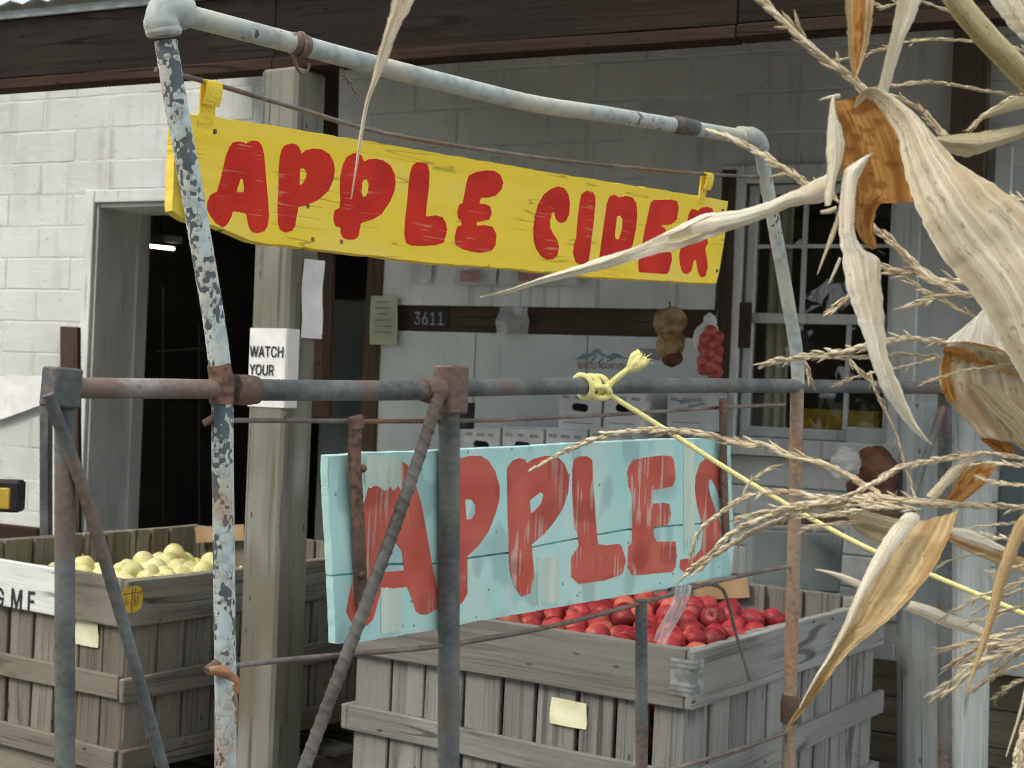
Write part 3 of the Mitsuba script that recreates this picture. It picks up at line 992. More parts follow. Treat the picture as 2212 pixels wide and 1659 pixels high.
# hook and chain on the top pipe
HK = thing('wire_hook', 'bent wire hook under the pale top pipe', 'hook')
hp = lambda x, y: fr(x, y, .0)
obj('hook', tube(path([hp(640, 88), hp(636, 118), hp(641, 145), hp(652, 158), hp(664, 152), hp(668, 136)], 26), .0030, 8), 'mat_rod', HK, smooth=True)
cc = fr(646, 98)
axis = (fr(700, 112) - fr(600, 86)); axis /= np.linalg.norm(axis)
e1 = np.cross(axis, [0, 0, 1.0]); e1 /= np.linalg.norm(e1); e2 = np.cross(axis, e1)
obj('loop', tube(np.array([cc + .0213 * (math.cos(t) * e1 + math.sin(t) * e2) for t in np.linspace(0, 6.283, 25)]), .0030, 8, cap=False), 'mat_rod', HK, smooth=True)
CH = thing('chain', 'short thin wire chain hanging under the pale top pipe', 'chain')
for i, (x0, y0, x1, y1) in enumerate(((736, 148, 745, 168), (742, 163, 756, 178), (752, 174, 764, 190), (760, 186, 768, 202), (765, 198, 778, 216))):
    p0, p1 = fr(x0, y0, -.004), fr(x1, y1, -.004)
    d = p1 - p0; L = np.linalg.norm(d); d /= L
    e = np.cross(d, FRAME.n if i % 2 == 0 else np.array([.6, .1, .8])); e /= np.linalg.norm(e)
    pts = [p0 + d * L * (.5 + .5 * math.cos(t)) + e * .004 * math.sin(t) for t in np.linspace(0, 6.283, 15)]
    obj('link', tube(np.array(pts), .0016, 6, cap=False), 'mat_rod', CH, smooth=True)

# ------------------------------------------------------------------ signs
SIGN_D = -.028                                  # the signs hang a little behind the pipes


def crop(pts, ox, oy, s):
    return [(ox + x * s, oy + y * s) for x, y in pts]


def P(txt):
    a = [float(q) for q in txt.split()]
    return list(zip(a[0::2], a[1::2]))


def fpoly(pts, d, smooth=0.0, rough=0.0, seed=0, step=.006):
    q = np.array([FRAME.hit(x, y, d) for x, y in pts])
    g = Polygon(q).buffer(0)
    if smooth:
        g = g.buffer(smooth).buffer(-2 * smooth).buffer(smooth)
    if rough:
        b = g.exterior
        n = int(b.length / step)
        v = np.array([b.interpolate(i * step).coords[0] for i in range(n)])
        r = np.random.RandomState(seed)
        off = np.array([meshkit.fbm(np.array([[i * .18, seed, 0.5]]), 3)[0] - .5 for i in range(n)])
        dv = np.roll(v, -1, 0) - np.roll(v, 1, 0)
        nn = np.c_[dv[:, 1], -dv[:, 0]] / (np.linalg.norm(dv, axis=1, keepdims=True) + 1e-9)
        v = v + nn * (off[:, None] * rough)
        g = Polygon(v).buffer(0)
    return g


YS = thing('apple_cider_sign', 'yellow board sign with red APPLE CIDER lettering hanging from the upper rod', 'sign')
yo = P('380 236 406 243 452 246 552 263 760 296 1089 353 1300 388 1508 420 1574 433 1567 509 1557 577 1549 615 1400 607 1247 598 1089 581 935 571 691 541 590 531 543 524 500 505 455 487 420 484 398 478 369 456 371 395 375 320')
YF = SIGN_D + .010
yb = fpoly(yo, YF, rough=.0045, seed=3)
obj('board', flat(yb, FRAME, SIGN_D - .008, YF, chamfer=.0025), 'mat_yellow', YS)
Y1, Y2, Y3 = (345.6, 207.4, .1875), (691.3, 276.5, .1875), (1088.7, 345.6, .2266)
LET_Y = [
    (Y1, '845 550 905 538 960 550 990 568 1030 538 1080 528 1130 540 1160 580 1185 680 1200 850 1215 1050 1230 1200 1240 1380 1225 1490 1190 1545 1110 1565 1055 1545 1030 1480 1000 1340 920 1320 830 1310 800 1400 760 1470 725 1500 650 1450 590 1370 555 1300 560 1220 590 1150 640 1125 665 1120 690 1040 730 880 770 700 810 600',
     '935 935 955 960 970 1060 965 1105 885 1105 880 1090'),
    (Y1, '1440 585 1510 560 1570 575 1600 620 1625 690 1680 640 1770 620 1860 630 1940 680 1985 760 2000 850 1985 960 1930 1080 1820 1180 1700 1235 1575 1270 1575 1320 1555 1400 1545 1490 1510 1540 1440 1555 1390 1530 1370 1450 1365 1250 1375 1100 1380 850 1390 720 1410 630',
     '1610 835 1660 830 1690 880 1680 950 1640 1010 1605 1030'),
    (Y2, '270 440 310 350 380 305 440 305 475 340 490 405 560 375 640 368 720 385 800 440 845 530 858 640 845 720 800 830 740 920 700 980 600 1040 510 1065 460 1085 445 1150 430 1240 390 1270 330 1272 275 1255 250 1210 243 1125 180 1120 165 1040 175 960 235 930 245 850 240 700 245 560',
     '485 620 510 590 540 590 560 640 555 730 530 785 490 795 475 740'),
    (Y2, '1075 440 1110 412 1170 408 1225 425 1248 500 1240 700 1220 850 1205 1000 1215 1030 1260 1030 1330 1018 1400 1040 1435 1090 1450 1170 1435 1250 1400 1280 1440 1300 1330 1335 1200 1345 1050 1340 1000 1310 980 1220 990 1050 1015 850 1030 650 1050 510', None),
    (Y2, '1700 620 1720 560 1800 520 1910 500 2000 505 2070 550 2098 630 2080 700 2020 765 1930 790 1845 790 1820 880 1900 890 1950 910 1965 980 1940 1040 1870 1060 1795 1070 1790 1140 1890 1130 1980 1150 2020 1230 2010 1340 1970 1400 1850 1425 1740 1410 1640 1380 1570 1340 1560 1270 1575 1190 1590 1145 1640 1130 1640 1060 1600 1040 1590 970 1610 890 1650 880 1670 780 1685 700', None),
    (Y3, '440 290 510 262 565 275 605 330 620 410 610 520 585 575 540 590 505 565 490 520 485 470 450 500 430 570 430 650 460 710 500 770 515 830 500 900 460 935 405 940 350 900 310 840 290 760 285 660 300 540 330 430 380 340', None),
    (Y3, '745 330 790 302 840 312 860 350 862 420 845 600 830 720 815 850 800 950 770 985 720 985 685 960 665 890 672 810 695 740 700 650 715 500 730 390', None),
    (Y3, '1010 355 1050 340 1090 365 1160 352 1220 365 1255 420 1262 520 1250 650 1220 800 1180 920 1080 985 930 990 915 940 925 850 945 700 970 530 985 420', '1075 535 1110 530 1130 570 1125 660 1095 755 1060 755 1055 700'),
    (Y3, '1400 420 1430 390 1510 390 1600 388 1645 400 1657 460 1640 560 1590 605 1500 612 1470 625 1530 660 1550 740 1480 800 1470 880 1590 890 1592 950 1565 1060 1540 1078 1440 1070 1290 1060 1285 980 1330 770 1340 700 1370 560 1390 470', None),
    (Y3, '1765 520 1790 475 1830 485 1850 495 1880 465 1930 455 1980 470 2000 540 1960 640 1900 720 1940 780 1910 840 1930 960 1935 1020 1915 1100 1880 1110 1850 1050 1830 930 1800 960 1780 1050 1740 1080 1700 1060 1680 980 1675 900 1700 800 1740 680', '1840 580 1870 565 1880 610 1850 650')]


def letter(sign, c, outer, hole, d, mat, sm=.0035, fat=.0022):
    g = fpoly(crop(P(outer), *c), d, sm)
    g = g.buffer(fat)
    if hole:
        g = g.difference(fpoly(crop(P(hole), *c), d, .0015))
    return obj('letter', flat(g, FRAME, d - .0004, d + .0011), mat, sign)


for c, o, h in LET_Y:
    letter(YS, c, o, h, YF, 'mat_red')


def strap_hook(xb, yb, xt, yt, w, parent):
    """A flat painted strap rising from the board and folded over the rod."""
    b0, t0 = fr(xb, yb, YF + .002), fr(xt, yt, -.006)
    d = (t0 - b0); L = np.linalg.norm(d); d /= L
    side = FRAME.t
    nrm = np.cross(side, d); nrm *= np.sign(nrm @ FRAME.n)
    prof = [b0 - d * .03, b0, b0 + d * L * .5 - nrm * .004, t0 - d * .004 - nrm * .0075, t0 + d * .005 - nrm * .005, t0 + d * .0075 + nrm * .001, t0 + d * .005 + nrm * .007, t0 - d * .006 + nrm * .0095, t0 - d * .030 + nrm * .008]
    pr = path(prof, 30)
    g = np.stack([pr - side * w / 2, pr - side * w / 6, pr + side * w / 6, pr + side * w / 2], 1)
    return obj('strap', sheet(g, .0035), 'mat_yellow', parent, smooth=40)


strap_hook(446, 250, 457, 186, .030, YS)
strap_hook(1516, 425, 1528, 381, .024, YS)
for (x, y) in ((463, 284), (1560, 455), (1548, 585)):
    q = fr(x, y, YF)
    m = trimesh.creation.icosphere(2, .0045)
    m.vertices[:, 1] *= .5
    obj('bolt', (np.array(m.vertices) + q, np.array(m.faces), np.zeros((len(m.vertices), 2))), 'mat_rust', YS, smooth=True)

BS = thing('apples_sign', 'pale blue plank sign with faded red APPLES lettering hanging from the middle rod', 'sign')
bo = P('707 984 750 982 785 978 894 975 999 969 1106 965 1250 957 1432 948 1546 947 1579 950 1582 1085 1587 1178 1580 1242 1431 1274 1271 1301 1106 1330 993 1350 944 1360 774 1389 724 1392 716 1210 706 1020')
seam = P('700 1247 735 1242 765 1239 830 1219 946 1217 995 1208 1100 1194 1180 1176 1265 1160 1355 1144 1475 1134 1600 1124')
BF = SIGN_D + .010
bb = fpoly(bo, BF, rough=.0035, seed=11)
sl = np.array([FRAME.hit(x, y, BF) for x, y in seam])
up_ = Polygon(np.vstack([sl, [[sl[-1, 0], sl[-1, 1] + 1], [sl[0, 0], sl[0, 1] + 1]]]))
gap_ = LineString(sl).buffer(.0012)
for nm, g in (('upper_plank', bb.intersection(up_).difference(gap_)), ('lower_plank', bb.difference(up_).difference(gap_))):
    obj(nm, flat(g, FRAME, SIGN_D - .008, BF, chamfer=.0012), 'mat_blue', BS)
D1 = (0, 0, 1)
LET_B = [
    ('871 1000 879 1006 896 1049 909 1090 924 1173 933 1229 944 1276 956 1300 942 1314 922 1326 909 1326 899 1319 890 1291 879 1265 871 1267 848 1270 821 1276 811 1314 804 1338 793 1349 770 1349 758 1340 749 1321 755 1286 764 1248 775 1180 785 1100 796 1055 820 1028 850 1004 858 998',
     '854 1172 868 1190 872 1232 826 1236 838 1205'),
    ('952 1010 960 992 985 989 997 991 1016 986 1038 986 1055 997 1068 1018 1078 1053 1077 1080 1068 1111 1055 1145 1033 1177 1008 1201 1008 1282 996 1302 965 1310 952 1290',
     '1004 1078 1019 1079 1027 1091 1027 1108 1018 1122 1007 1122'),
    ('1096 1012 1106 997 1121 991 1132 993 1138 1003 1151 993 1177 986 1203 988 1218 1003 1228 1031 1226 1064 1214 1098 1196 1126 1173 1154 1147 1175 1149 1205 1153 1244 1151 1255 1146 1280 1126 1287 1111 1265 1102 1233 1099 1177 1097 1083',
     '1144 1081 1168 1062 1174 1068 1169 1087 1156 1102 1146 1110'),
    ('1237 1012 1241 993 1252 987 1269 987 1278 995 1280 1046 1284 1102 1288 1158 1291 1177 1308 1179 1336 1176 1341 1180 1351 1210 1343 1240 1306 1252 1251 1260 1234 1245 1234 1205 1251 1180 1248 1150 1241 1139 1237 1064', None),
    ('1368 995 1394 989 1432 985 1450 987 1455 998 1458 1032 1452 1049 1432 1054 1409 1057 1407 1090 1432 1087 1445 1090 1448 1111 1444 1130 1432 1134 1411 1137 1410 1156 1417 1171 1458 1171 1460 1197 1458 1225 1451 1234 1366 1242 1356 1225 1358 1180 1366 1175 1367 1085 1364 1062 1357 1047 1355 1021 1359 1008', None),
    ('1555 992 1525 991 1512 1002 1503 1030 1502 1060 1507 1095 1516 1128 1519 1150 1515 1185 1500 1205 1470 1210 1468 1226 1480 1236 1515 1232 1540 1200 1553 1170 1556 1140 1548 1110 1536 1080 1529 1050 1530 1036 1537 1034 1548 1055 1555 1080 1560 1030', None)]
for o, h in LET_B:
    letter(BS, D1, o, h, BF, 'mat_red_faded', .002, .0014)
# weather streaks and old clear tape on the blue boards
for i, (x0, y0, x1, y1, m) in enumerate(((788, 982, 866, 1062, 'mat_drip'), (822, 1268, 868, 1376, 'mat_drip'), (1160, 1200, 1206, 1312, 'mat_drip'), (1476, 952, 1500, 1200, 'mat_drip'))):
    r = np.random.RandomState(i + 40)
    pts = []
    n = 14
    for j in range(n):
        pts.append((x0 + (x1 - x0) * j / (n - 1), y0 + r.uniform(0, 5)))
    for j in range(n):
        pts.append((x1 - (x1 - x0) * j / (n - 1), y1 - r.uniform(0, (y1 - y0) * .18)))
    obj('paint_streak' if m == 'mat_drip' else 'tape', flat(fpoly(pts, BF), FRAME, BF + .0002, BF + .0014), m, BS)
HS = BS


def bar(pts, w, th, mat, name, parent, lab=None):
    pr = path(pts, 20)
    side = FRAME.t
    g = np.stack([pr - side * w / 2, pr - side * w / 6, pr + side * w / 6, pr + side * w / 2], 1)
    return obj(name, sheet(g, th), mat, parent, smooth=40, label=lab)


bar([fr(768, 906, .004), fr(766, 960, .002), fr(772, 1100, -.006), fr(779, 1250, -.010), fr(786, 1330, -.012)], .026, .006, 'mat_rust', 'hanger', BS)
bar([fr(1562, 862, .004), fr(1562, 960, -.004), fr(1566, 1090, -.008), fr(1570, 1172, -.012)], .022, .006, 'mat_rust', 'hanger', BS)
for (x, y, w) in ((768, 912, .030), (1562, 876, .024)):
    obj('clamp', beam(fr(x, y - 14, .008), fr(x + 2, y + 16, .006), w, .014, FRAME.n, c=.003), 'mat_rust', BS)
for (x, y, d) in ((778, 1012, 0), (777, 1242, -.004)):
    q = fr(x + 6, y, d)
    m = trimesh.creation.icosphere(2, .0075)
    obj('bolt', (np.array(m.vertices) + q, np.array(m.faces), np.zeros((len(m.vertices), 2))), 'mat_rust', BS, smooth=True)

# ------------------------------------------------------------------ wooden bins and apples
AL = math.radians(34)
ER = np.array([math.sin(AL), math.cos(AL), 0])
EL = np.array([-math.cos(AL), math.sin(AL), 0])
BIN_L, BIN_R, BIN_H = 1.02, 1.25, .575


def make_bin(label, corner, mat, seed, white_side=False):
    r = np.random.RandomState(seed)
    K = thing('apple_bin', label, 'wooden bin')
    o = np.array(corner, float)
    th = .019

    def side(origin, e, n, L, flip=False):
        """Upright boards of one side from origin along e, outward normal n."""
        s = 0.0
        while s < L - .02:
            w = min(r.uniform(.098, .128), L - s - .002)
            if L - s - w < .06:
                w = L - s - .002
            gap_ = r.uniform(.004, .018)
            p = origin + e * (s + w / 2) - EZ * BIN_H - n * th
            obj('board', place(board(BIN_H - r.uniform(0, .006), w - gap_, th, .003, warp=.0024, seg=6, skew=r.uniform(-.02, .02)), p, EZ, e, n), mat, K)
            s += w

    def slats(origin, e, n, L, ext):
        for nm, z0, z1, t2 in (('rim_board', -.142, 0.0, .022), ('slat', -.358, -.288, .02), ('slat', -BIN_H, -.502, .02)):
            if nm == 'rim_board' and white_side and abs(e @ EL) > .5 and n @ F_ < 0:
                obj(nm, place(board(L - .25, z1 - z0, t2, .003, warp=.0012, seg=6), origin + e * .25 + EZ * (z0 + z1) / 2 + n * .0004, e, EZ, n), 'mat_white_paint', K, label='white painted rim board with black GMF stencil')
                obj(nm, place(board(.247 + ext, z1 - z0, t2, .003, warp=.001, seg=3), origin - e * ext + EZ * (z0 + z1) / 2 + n * .0004, e, EZ, n), mat, K)
                continue
            x0 = -ext + (0 if nm == 'rim_board' else r.uniform(-.012, .012))
            obj(nm, place(board(L + 2 * ext + (0 if nm == 'rim_board' else .012), z1 - z0 - r.uniform(0, .006), t2, .003, warp=.0024, seg=10, skew=r.uniform(-.05, .05)), origin + e * x0 + EZ * ((z0 + z1) / 2) + n * .0004, e, EZ, n), mat, K)

    far = o + EL * BIN_L + ER * BIN_R
    side(o, EL, -ER, BIN_L)
    side(o, ER, -EL, BIN_R)
    side(o + ER * BIN_R, EL, ER, BIN_L)
    side(o + EL * BIN_L, ER, EL, BIN_R)
    slats(o, EL, -ER, BIN_L, .0)
    slats(o - EL * .0, ER, -EL, BIN_R, .022)
    slats(o + ER * BIN_R, EL, ER, BIN_L, .0)
    slats(o + EL * BIN_L, ER, EL, BIN_R, .022)
    for a in (.03, BIN_L - .03):
        for b in (.03, BIN_R - .03):
            obj('corner_post', place(board(BIN_H - .01, .045, .045, .004), o + EL * a + ER * b - EZ * (BIN_H - .001) - EL * 0, EZ, EL, ER), mat, K)
    for i in range(6):
        obj('floor_board', place(board(BIN_L - .06, .19, .018, .003), o + EL * .03 + ER * (.12 + i * .2) - EZ * BIN_H, EL, ER, EZ), mat, K)
    for b in (.05, BIN_R / 2, BIN_R - .05):
        obj('skid', place(board(BIN_L, .09, .095, .004), o + ER * b - EZ * (BIN_H + .097), EL, ER, EZ), mat, K)
    return K, o


def make_pallet(o, label):
    K = thing('pallet', label, 'pallet')
    zt = o[2] - BIN_H - .099
    for i in range(7):
        obj('deck_board', place(board(BIN_L + .04, .12, .02, .003), np.array([o[0], o[1], zt - .02]) - EL * .02 + ER * (.07 + i * .185), EL, ER, EZ), 'mat_wood_taupe', K)
    for a in (.04, BIN_L / 2, BIN_L - .04):
        obj('stringer', place(board(BIN_R, .05, zt - .021 - .002, .003), np.array([o[0], o[1], .002]) + EL * a, ER, EL, EZ), 'mat_wood_taupe', K)


cG = at(277, 1250, 4.33)
cR = at(1490, 1402, 3.5)
binG, oG = make_bin('grey-brown slatted bin of green apples with a white GMF stencilled rim', cG, 'mat_wood_taupe', 21, True)
binR, oR = make_bin('silver-grey slatted bin of red apples under the blue sign', cR, 'mat_wood_grey', 34)
make_pallet(oG, 'wooden pallet under the bin of green apples')
make_pallet(oR, 'wooden pallet under the bin of red apples')

LEFT_R = Wall(1, 0)


def side_frame(o, e, n):
    w = Wall(1, 0)
    w.t, w.n, w.o = e, n, np.array([o[0], o[1], 0.0])
    return w


SL = side_frame(oR, EL, -ER)
SG = side_frame(oG, EL, -ER)
SGR = side_frame(oG, ER, -EL)
SRR = side_frame(oR, ER, -EL)


def side_text(W, txt, s, z, height, d, flip, bold=True, squeeze=1.0):
    m = meshkit.text_mesh(txt, height, .0007, bold)
    v = np.array(m.vertices)
    sg = -1 if flip else 1
    w = np.array([W.p(s + sg * q[0] * squeeze, z + q[1], d + q[2]) for q in v])
    f = np.array(m.faces)
    return w, f, v[:, :2]


s_, z_ = SG.hit(0, 1296, .022)
for ch, x, y in (('G', -13, 1298), ('M', 22, 1301), ('F', 58, 1307)):
    s_, z_ = SG.hit(x, y, .022)
    obj('stencil', side_text(SG, ch, s_, z_ - .014, .057, .0235, True, True, .86), 'mat_ink', binG)

# stencilled yellow basket badge on the right face of the green bin
bs, bz = SGR.hit(283, 1292, .022)
bw, bh = .042, .039
badge_g = Polygon([(bs + bw * math.copysign(abs(math.cos(a)) ** .6, math.cos(a)) * (1 - .12 * (math.sin(a) < 0) * abs(math.sin(a))), bz - .004 + bh * math.copysign(abs(math.sin(a)) ** .7, math.sin(a))) for a in np.linspace(0, 6.283, 40)[:-1]])
obj('badge', flat(badge_g, SGR, .0258, .0264), 'mat_stencil_yellow', binG)
lines = [LineString([(bs, bz - .045), (bs, bz + .046)]), LineString([(bs - .036, bz + .014), (bs + .038, bz + .016)]), LineString([(bs - .022, bz + .012), (bs - .022, bz - .016)]), LineString([(bs + .010, bz + .03), (bs + .011, bz - .022)]), LineString([(bs + .022, bz + .013), (bs + .021, bz - .02)])]
obj('badge_lines', flat(unary_union([l.buffer(.0011) for l in lines]), SGR, .0266, .0272), 'mat_wood_brown', binG)


def note(W, x0, y0, x1, y1, d, label):
    a, b = W.hit(x0, (y0 + y1) / 2, d), W.hit(x1, (y0 + y1) / 2, d)
    zt, zb = W.hit((x0 + x1) / 2, y0, d)[1], W.hit((x0 + x1) / 2, y1, d)[1]
    g = np.zeros((6, 8, 3))
    for i in range(6):
        for j in range(8):
            t = j / 7
            g[i, j] = W.p(a[0] + (b[0] - a[0]) * t, zb + (zt - zb) * i / 5, d + .003 * math.sin(i * .9 + j * .5) + .002)
    tag(obj('paper_note', sheet(g), 'mat_paper_yellow', smooth=True), label, 'note')


note(SL, 1190, 1512, 1268, 1569, .004, 'small cream paper note stapled to the silver-grey bin of red apples')
note(SG, 163, 1343, 213, 1395, .004, 'small cream paper note stapled to the grey-brown bin of green apples')

# corrugated metal strap round the front corner of the red bin
zt, zb = oR[2] - .022, oR[2] - .108
rows = 26
g = np.zeros((rows, 13, 3))
for i in range(rows):
    z = zb + (zt - zb) * i / (rows - 1)
    rg = .0035 * (math.exp(-((i - 4) / 1.3) ** 2) + math.exp(-((i - 7) / 1.3) ** 2) + math.exp(-((i - 20) / 1.3) ** 2) + math.exp(-((i - 23) / 1.3) ** 2))
    for j in range(13):
        t = j - 6
        o2 = .0245 + rg
        if t < 0:
            q = oR + EL * (-t * .0095 - .022) - ER * o2
        elif t > 0:
            q = oR + ER * (t * .0075 - .022) - EL * o2
        else:
            q = oR - EL * o2 * .93 - ER * o2 * .93
        g[i, j] = np.array([q[0], q[1], z])
obj('corner_strap', sheet(g, .001), 'mat_galvanised', binR, smooth=50, label='ridged galvanised metal strap on the front corner')

# cardboard flaps standing at the back rims
for (o, e0, L, h, lab) in ((oG, (.97, .30, .62), .30, .05, 'tan cardboard strip on the back rim of the green apple bin'), (oR, (1.0, .2, .5), .24, .06, 'tan cardboard flap behind the red apples')):
    pass
q0 = at(424, 1156, 5.86); q1 = at(528, 1150, 5.7)
tag(obj('cardboard_strip', beam(q0, q1, .006, .062, EZ, c=.001), 'mat_cardboard'), 'tan cardboard strip on the back rim of the green apple bin', 'cardboard')
q0 = at(1502, 1276, 4.83); q1 = at(1618, 1270, 4.72)
tag(obj('cardboard_flap', beam(q0, q1, .008, .062, EZ, c=.001), 'mat_cardboard'), 'tan cardboard flap behind the red apples', 'cardboard')


def apple_mesh(seed, tall=.94):
    r = np.random.RandomState(seed)
    nu, nv = 20, 14
    v, f = [], []
    for i in range(nv + 1):
        th_ = math.pi * i / nv
        for j in range(nu):
            ph = 2 * math.pi * j / nu
            R = 1.0
            x = math.sin(th_)
            zz = math.cos(th_) * tall
            dip = .30 * math.exp(-(x / .30) ** 2)
            zz -= math.copysign(dip if zz > 0 else dip * .6, zz) * .75
            x *= (1 + .06 * math.cos(th_)) * (1 + .025 * math.cos(5 * ph) * (1 - math.cos(th_)) * .5)
            v.append([x * math.cos(ph), x * math.sin(ph), zz])
    for i in range(nv):
        for j in range(nu):
            a, b = i * nu + j, i * nu + (j + 1) % nu
            c, d = a + nu, b + nu
            f += [[a, c, d], [a, d, b]]
    v = np.array(v)
    v *= 1 + .04 * (meshkit.fbm(v * 1.3 + seed * 5, 2) - .5)[:, None] * 2
    st = tube(path([[0, 0, .62], [.03, .02, .85], [.10, .05, 1.08]], 5), .045, 6)
    n = len(v)
    return np.vstack([v, st[0]]), np.vstack([np.array(f), st[1] + n])


def tone(m, w):
    return m[0], m[1], np.full((len(m[0]), 2), w)


am = [shape(tone(apple_mesh(s, t), w), 'mat_apple_red', True) for s, t, w in ((1, .92, .2), (2, .98, .5), (3, .88, .8), (6, .95, .35), (7, .85, .65), (8, 1.0, .95))]
gm = [shape(tone(apple_mesh(s, t), w), 'mat_apple_green', True) for s, t, w in ((4, .95, .6), (5, .9, .45), (9, .98, .7))]


def rotm(r):
    q = r.normal(size=4); q /= np.linalg.norm(q)
    w, x, y, z = q
    return np.array([[1 - 2 * (y * y + z * z), 2 * (x * y - z * w), 2 * (x * z + y * w)], [2 * (x * y + z * w), 1 - 2 * (x * x + z * z), 2 * (y * z - x * w)], [2 * (x * z - y * w), 2 * (y * z + x * w), 1 - 2 * (x * x + y * y)]])


def put_apple(name, shapes, q, rad, r, label, group):
    M = np.eye(4)
    M[:3, :3] = rotm(r) * rad
    M[:3, 3] = q
    k = reuse(name, shapes[r.randint(len(shapes))], M)
    tag(k, label, 'apple', group)


def fill(o, surf, name, shapes, rad, seed, label, group, stuffmat, stufflabel):
    r = np.random.RandomState(seed)
    pts = []
    dx = rad * 2.03
    ny = int((BIN_R - .10) / (dx * .87))
    nx = int((BIN_L - .10) / dx)
    for i in range(ny):
        for j in range(nx):
            a = .055 + rad + (j + .5 * (i % 2)) * dx
            b = .055 + rad + i * dx * .87
            if a > BIN_L - .05 - rad or b > BIN_R - .05 - rad:
                continue
            a += r.uniform(-.010, .010); b += r.uniform(-.010, .010)
            z = surf(a, b) + r.uniform(-.016, .016) - rad
            pts.append(o + EL * a + ER * b + EZ * z)
    for q in pts:
        put_apple(name, shapes, q, rad * r.uniform(.84, 1.07), r, label, group)
    # the apples underneath, one mass
    v0, f0 = apple_mesh(9)
    vs, fs, n = [], [], 0
    for q in pts:
        for lay in (1, 2):
            c = q + EL * rad * (1.0 if lay == 1 else 0) + ER * rad * .58 * (2 - lay) - EZ * rad * 1.64 * lay
            if (c - o) @ EL > BIN_L - .05 - rad or (c - o) @ ER > BIN_R - .05 - rad:
                continue
            vs.append(v0 @ (rotm(r) * rad).T + c); fs.append(f0 + n); n += len(v0)
    k = obj(name + '_heap', (np.vstack(vs), np.vstack(fs)), stuffmat, smooth=40)
    labels[k] = {'label': stufflabel, 'category': 'apples', 'kind': 'stuff'}
    return pts


smooth01 = lambda t: min(max(t, 0), 1) ** 2 * (3 - 2 * min(max(t, 0), 1))
surfR = lambda a, b: -.020 + .045 * math.exp(-(((a - .40) / .4) ** 2 + ((b - .55) / .35) ** 2)) - .07 * smooth01((b - .75) / .4)
fill(oR, surfR, 'red_apple', am, .0345, 5, 'red apple heaped with many others in the silver-grey bin', 'red apples heaped in the silver-grey bin', 'mat_apple_red', 'red apples packed below the top layer of the silver-grey bin')
surfG = lambda a, b: -.045 + .03 * math.exp(-((a - .2) / .3) ** 2) - .04 * smooth01((a - .45) / .4) - .07 * smooth01((b - .55) / .4)
fill(oG, surfG, 'green_apple', gm, .0365, 6, 'yellow-green apple heaped with many others in the grey-brown bin', 'green apples heaped in the grey-brown bin', 'mat_apple_green', 'yellow-green apples packed below the top layer of the grey-brown bin')
# the little pile on top of the green apples, and apples seen through the gaps of the bins
r = np.random.RandomState(77)
for (x, y, z) in ((376, 1196, 5.05), (310, 1214, 4.85), (346, 1215, 4.98), (336, 1228, 4.80), (398, 1214, 5.1), (362, 1216, 4.9), (286, 1238, 4.62), (180, 1222, 4.9), (382, 1232, 4.86), (455, 1214, 5.1), (320, 1240, 4.66)):
    top = y == 1196
    put_apple('green_apple', gm, at(x, y, z), .036, r, 'topmost yellow-green apple on the little pile in the grey-brown bin' if top else 'yellow-green apple heaped with many others in the grey-brown bin', 'green apples heaped in the grey-brown bin')
for i in range(5):
    put_apple('green_apple', gm, oG + EL * .125 - EZ * (.175 + i * .075) + ER * .066, .036, r, 'yellow-green apple heaped with many others in the grey-brown bin', 'green apples heaped in the grey-brown bin')
for s in (.10, .22, .31, .43, .55, .66, .78, .9):
    for i in range(5):
        put_apple('red_apple', am, oR + EL * (s + .02 * (i % 2)) - EZ * (.17 + i * .073) + ER * .066, .036, r, 'red apple heaped with many others in the silver-grey bin', 'red apples heaped in the silver-grey bin')

# ------------------------------------------------------------------ smaller things about the building
def ball(c, rx, ry, rz, sub=3, amp=0.0, fr_=2.0, seed=0):
    m = trimesh.creation.icosphere(sub, 1.0)
    v = np.array(m.vertices)
    if amp:
        v = v * (1 + amp * (meshkit.fbm(v * fr_ + seed * 3.1 + 40, 3, seed) - .5)[:, None] * 2)
    return v * [rx, ry, rz] + np.asarray(c), np.array(m.faces), np.full((len(v), 2), .5)


def wtext(W, txt, s, z, h, d, squeeze=1.0, bold=False, slope=0.0):
    m = meshkit.text_mesh(txt, h, .0008, bold)
    v = np.array(m.vertices)
    return np.array([W.p(s + q[0] * squeeze, z + q[1] + q[0] * slope, d + q[2]) for q in v]), np.array(m.faces), v[:, :2]


def wh(x, y, d=0.0):
    return WALL.hit(x, y, d)


# house number
NP_ = thing('number_plate', 'black plate with white house number 3611 on the brown plank', 'number plate')
(s0, z0), (s1, z1) = wh(884, 706, .05), wh(968, 668, .05)
obj('plate', wbox(WALL, s0, s1, z0, z1, .0455, .050), 'mat_black', NP_)
obj('digits', wtext(WALL, '3611', wh(893, 700, .05)[0], wh(893, 701, .05)[1], .050, .0505, .80), 'mat_grey_metal', NP_)


def wsheet(x0, y0, x1, y1, d, amp=.004, rows=8, cols=8, seed=0, skew=0.0, lift=0.0):
    (s0, z0), (s1, z1) = wh(x0, y1, d), wh(x1, y0, d)
    g = np.zeros((rows, cols, 3))
    for i in range(rows):
        for j in range(cols):
            u, t = j / (cols - 1), i / (rows - 1)
            w = amp * (meshkit.noise(np.array([[u * 2.3 + seed * 7, t * 2.3, seed]]))[0] * 2)
            g[i, j] = WALL.p(s0 + (s1 - s0) * u + skew * t, z0 + (z1 - z0) * t, d + w + lift * (1 - t) ** 2)
    return sheet(g, .0008)


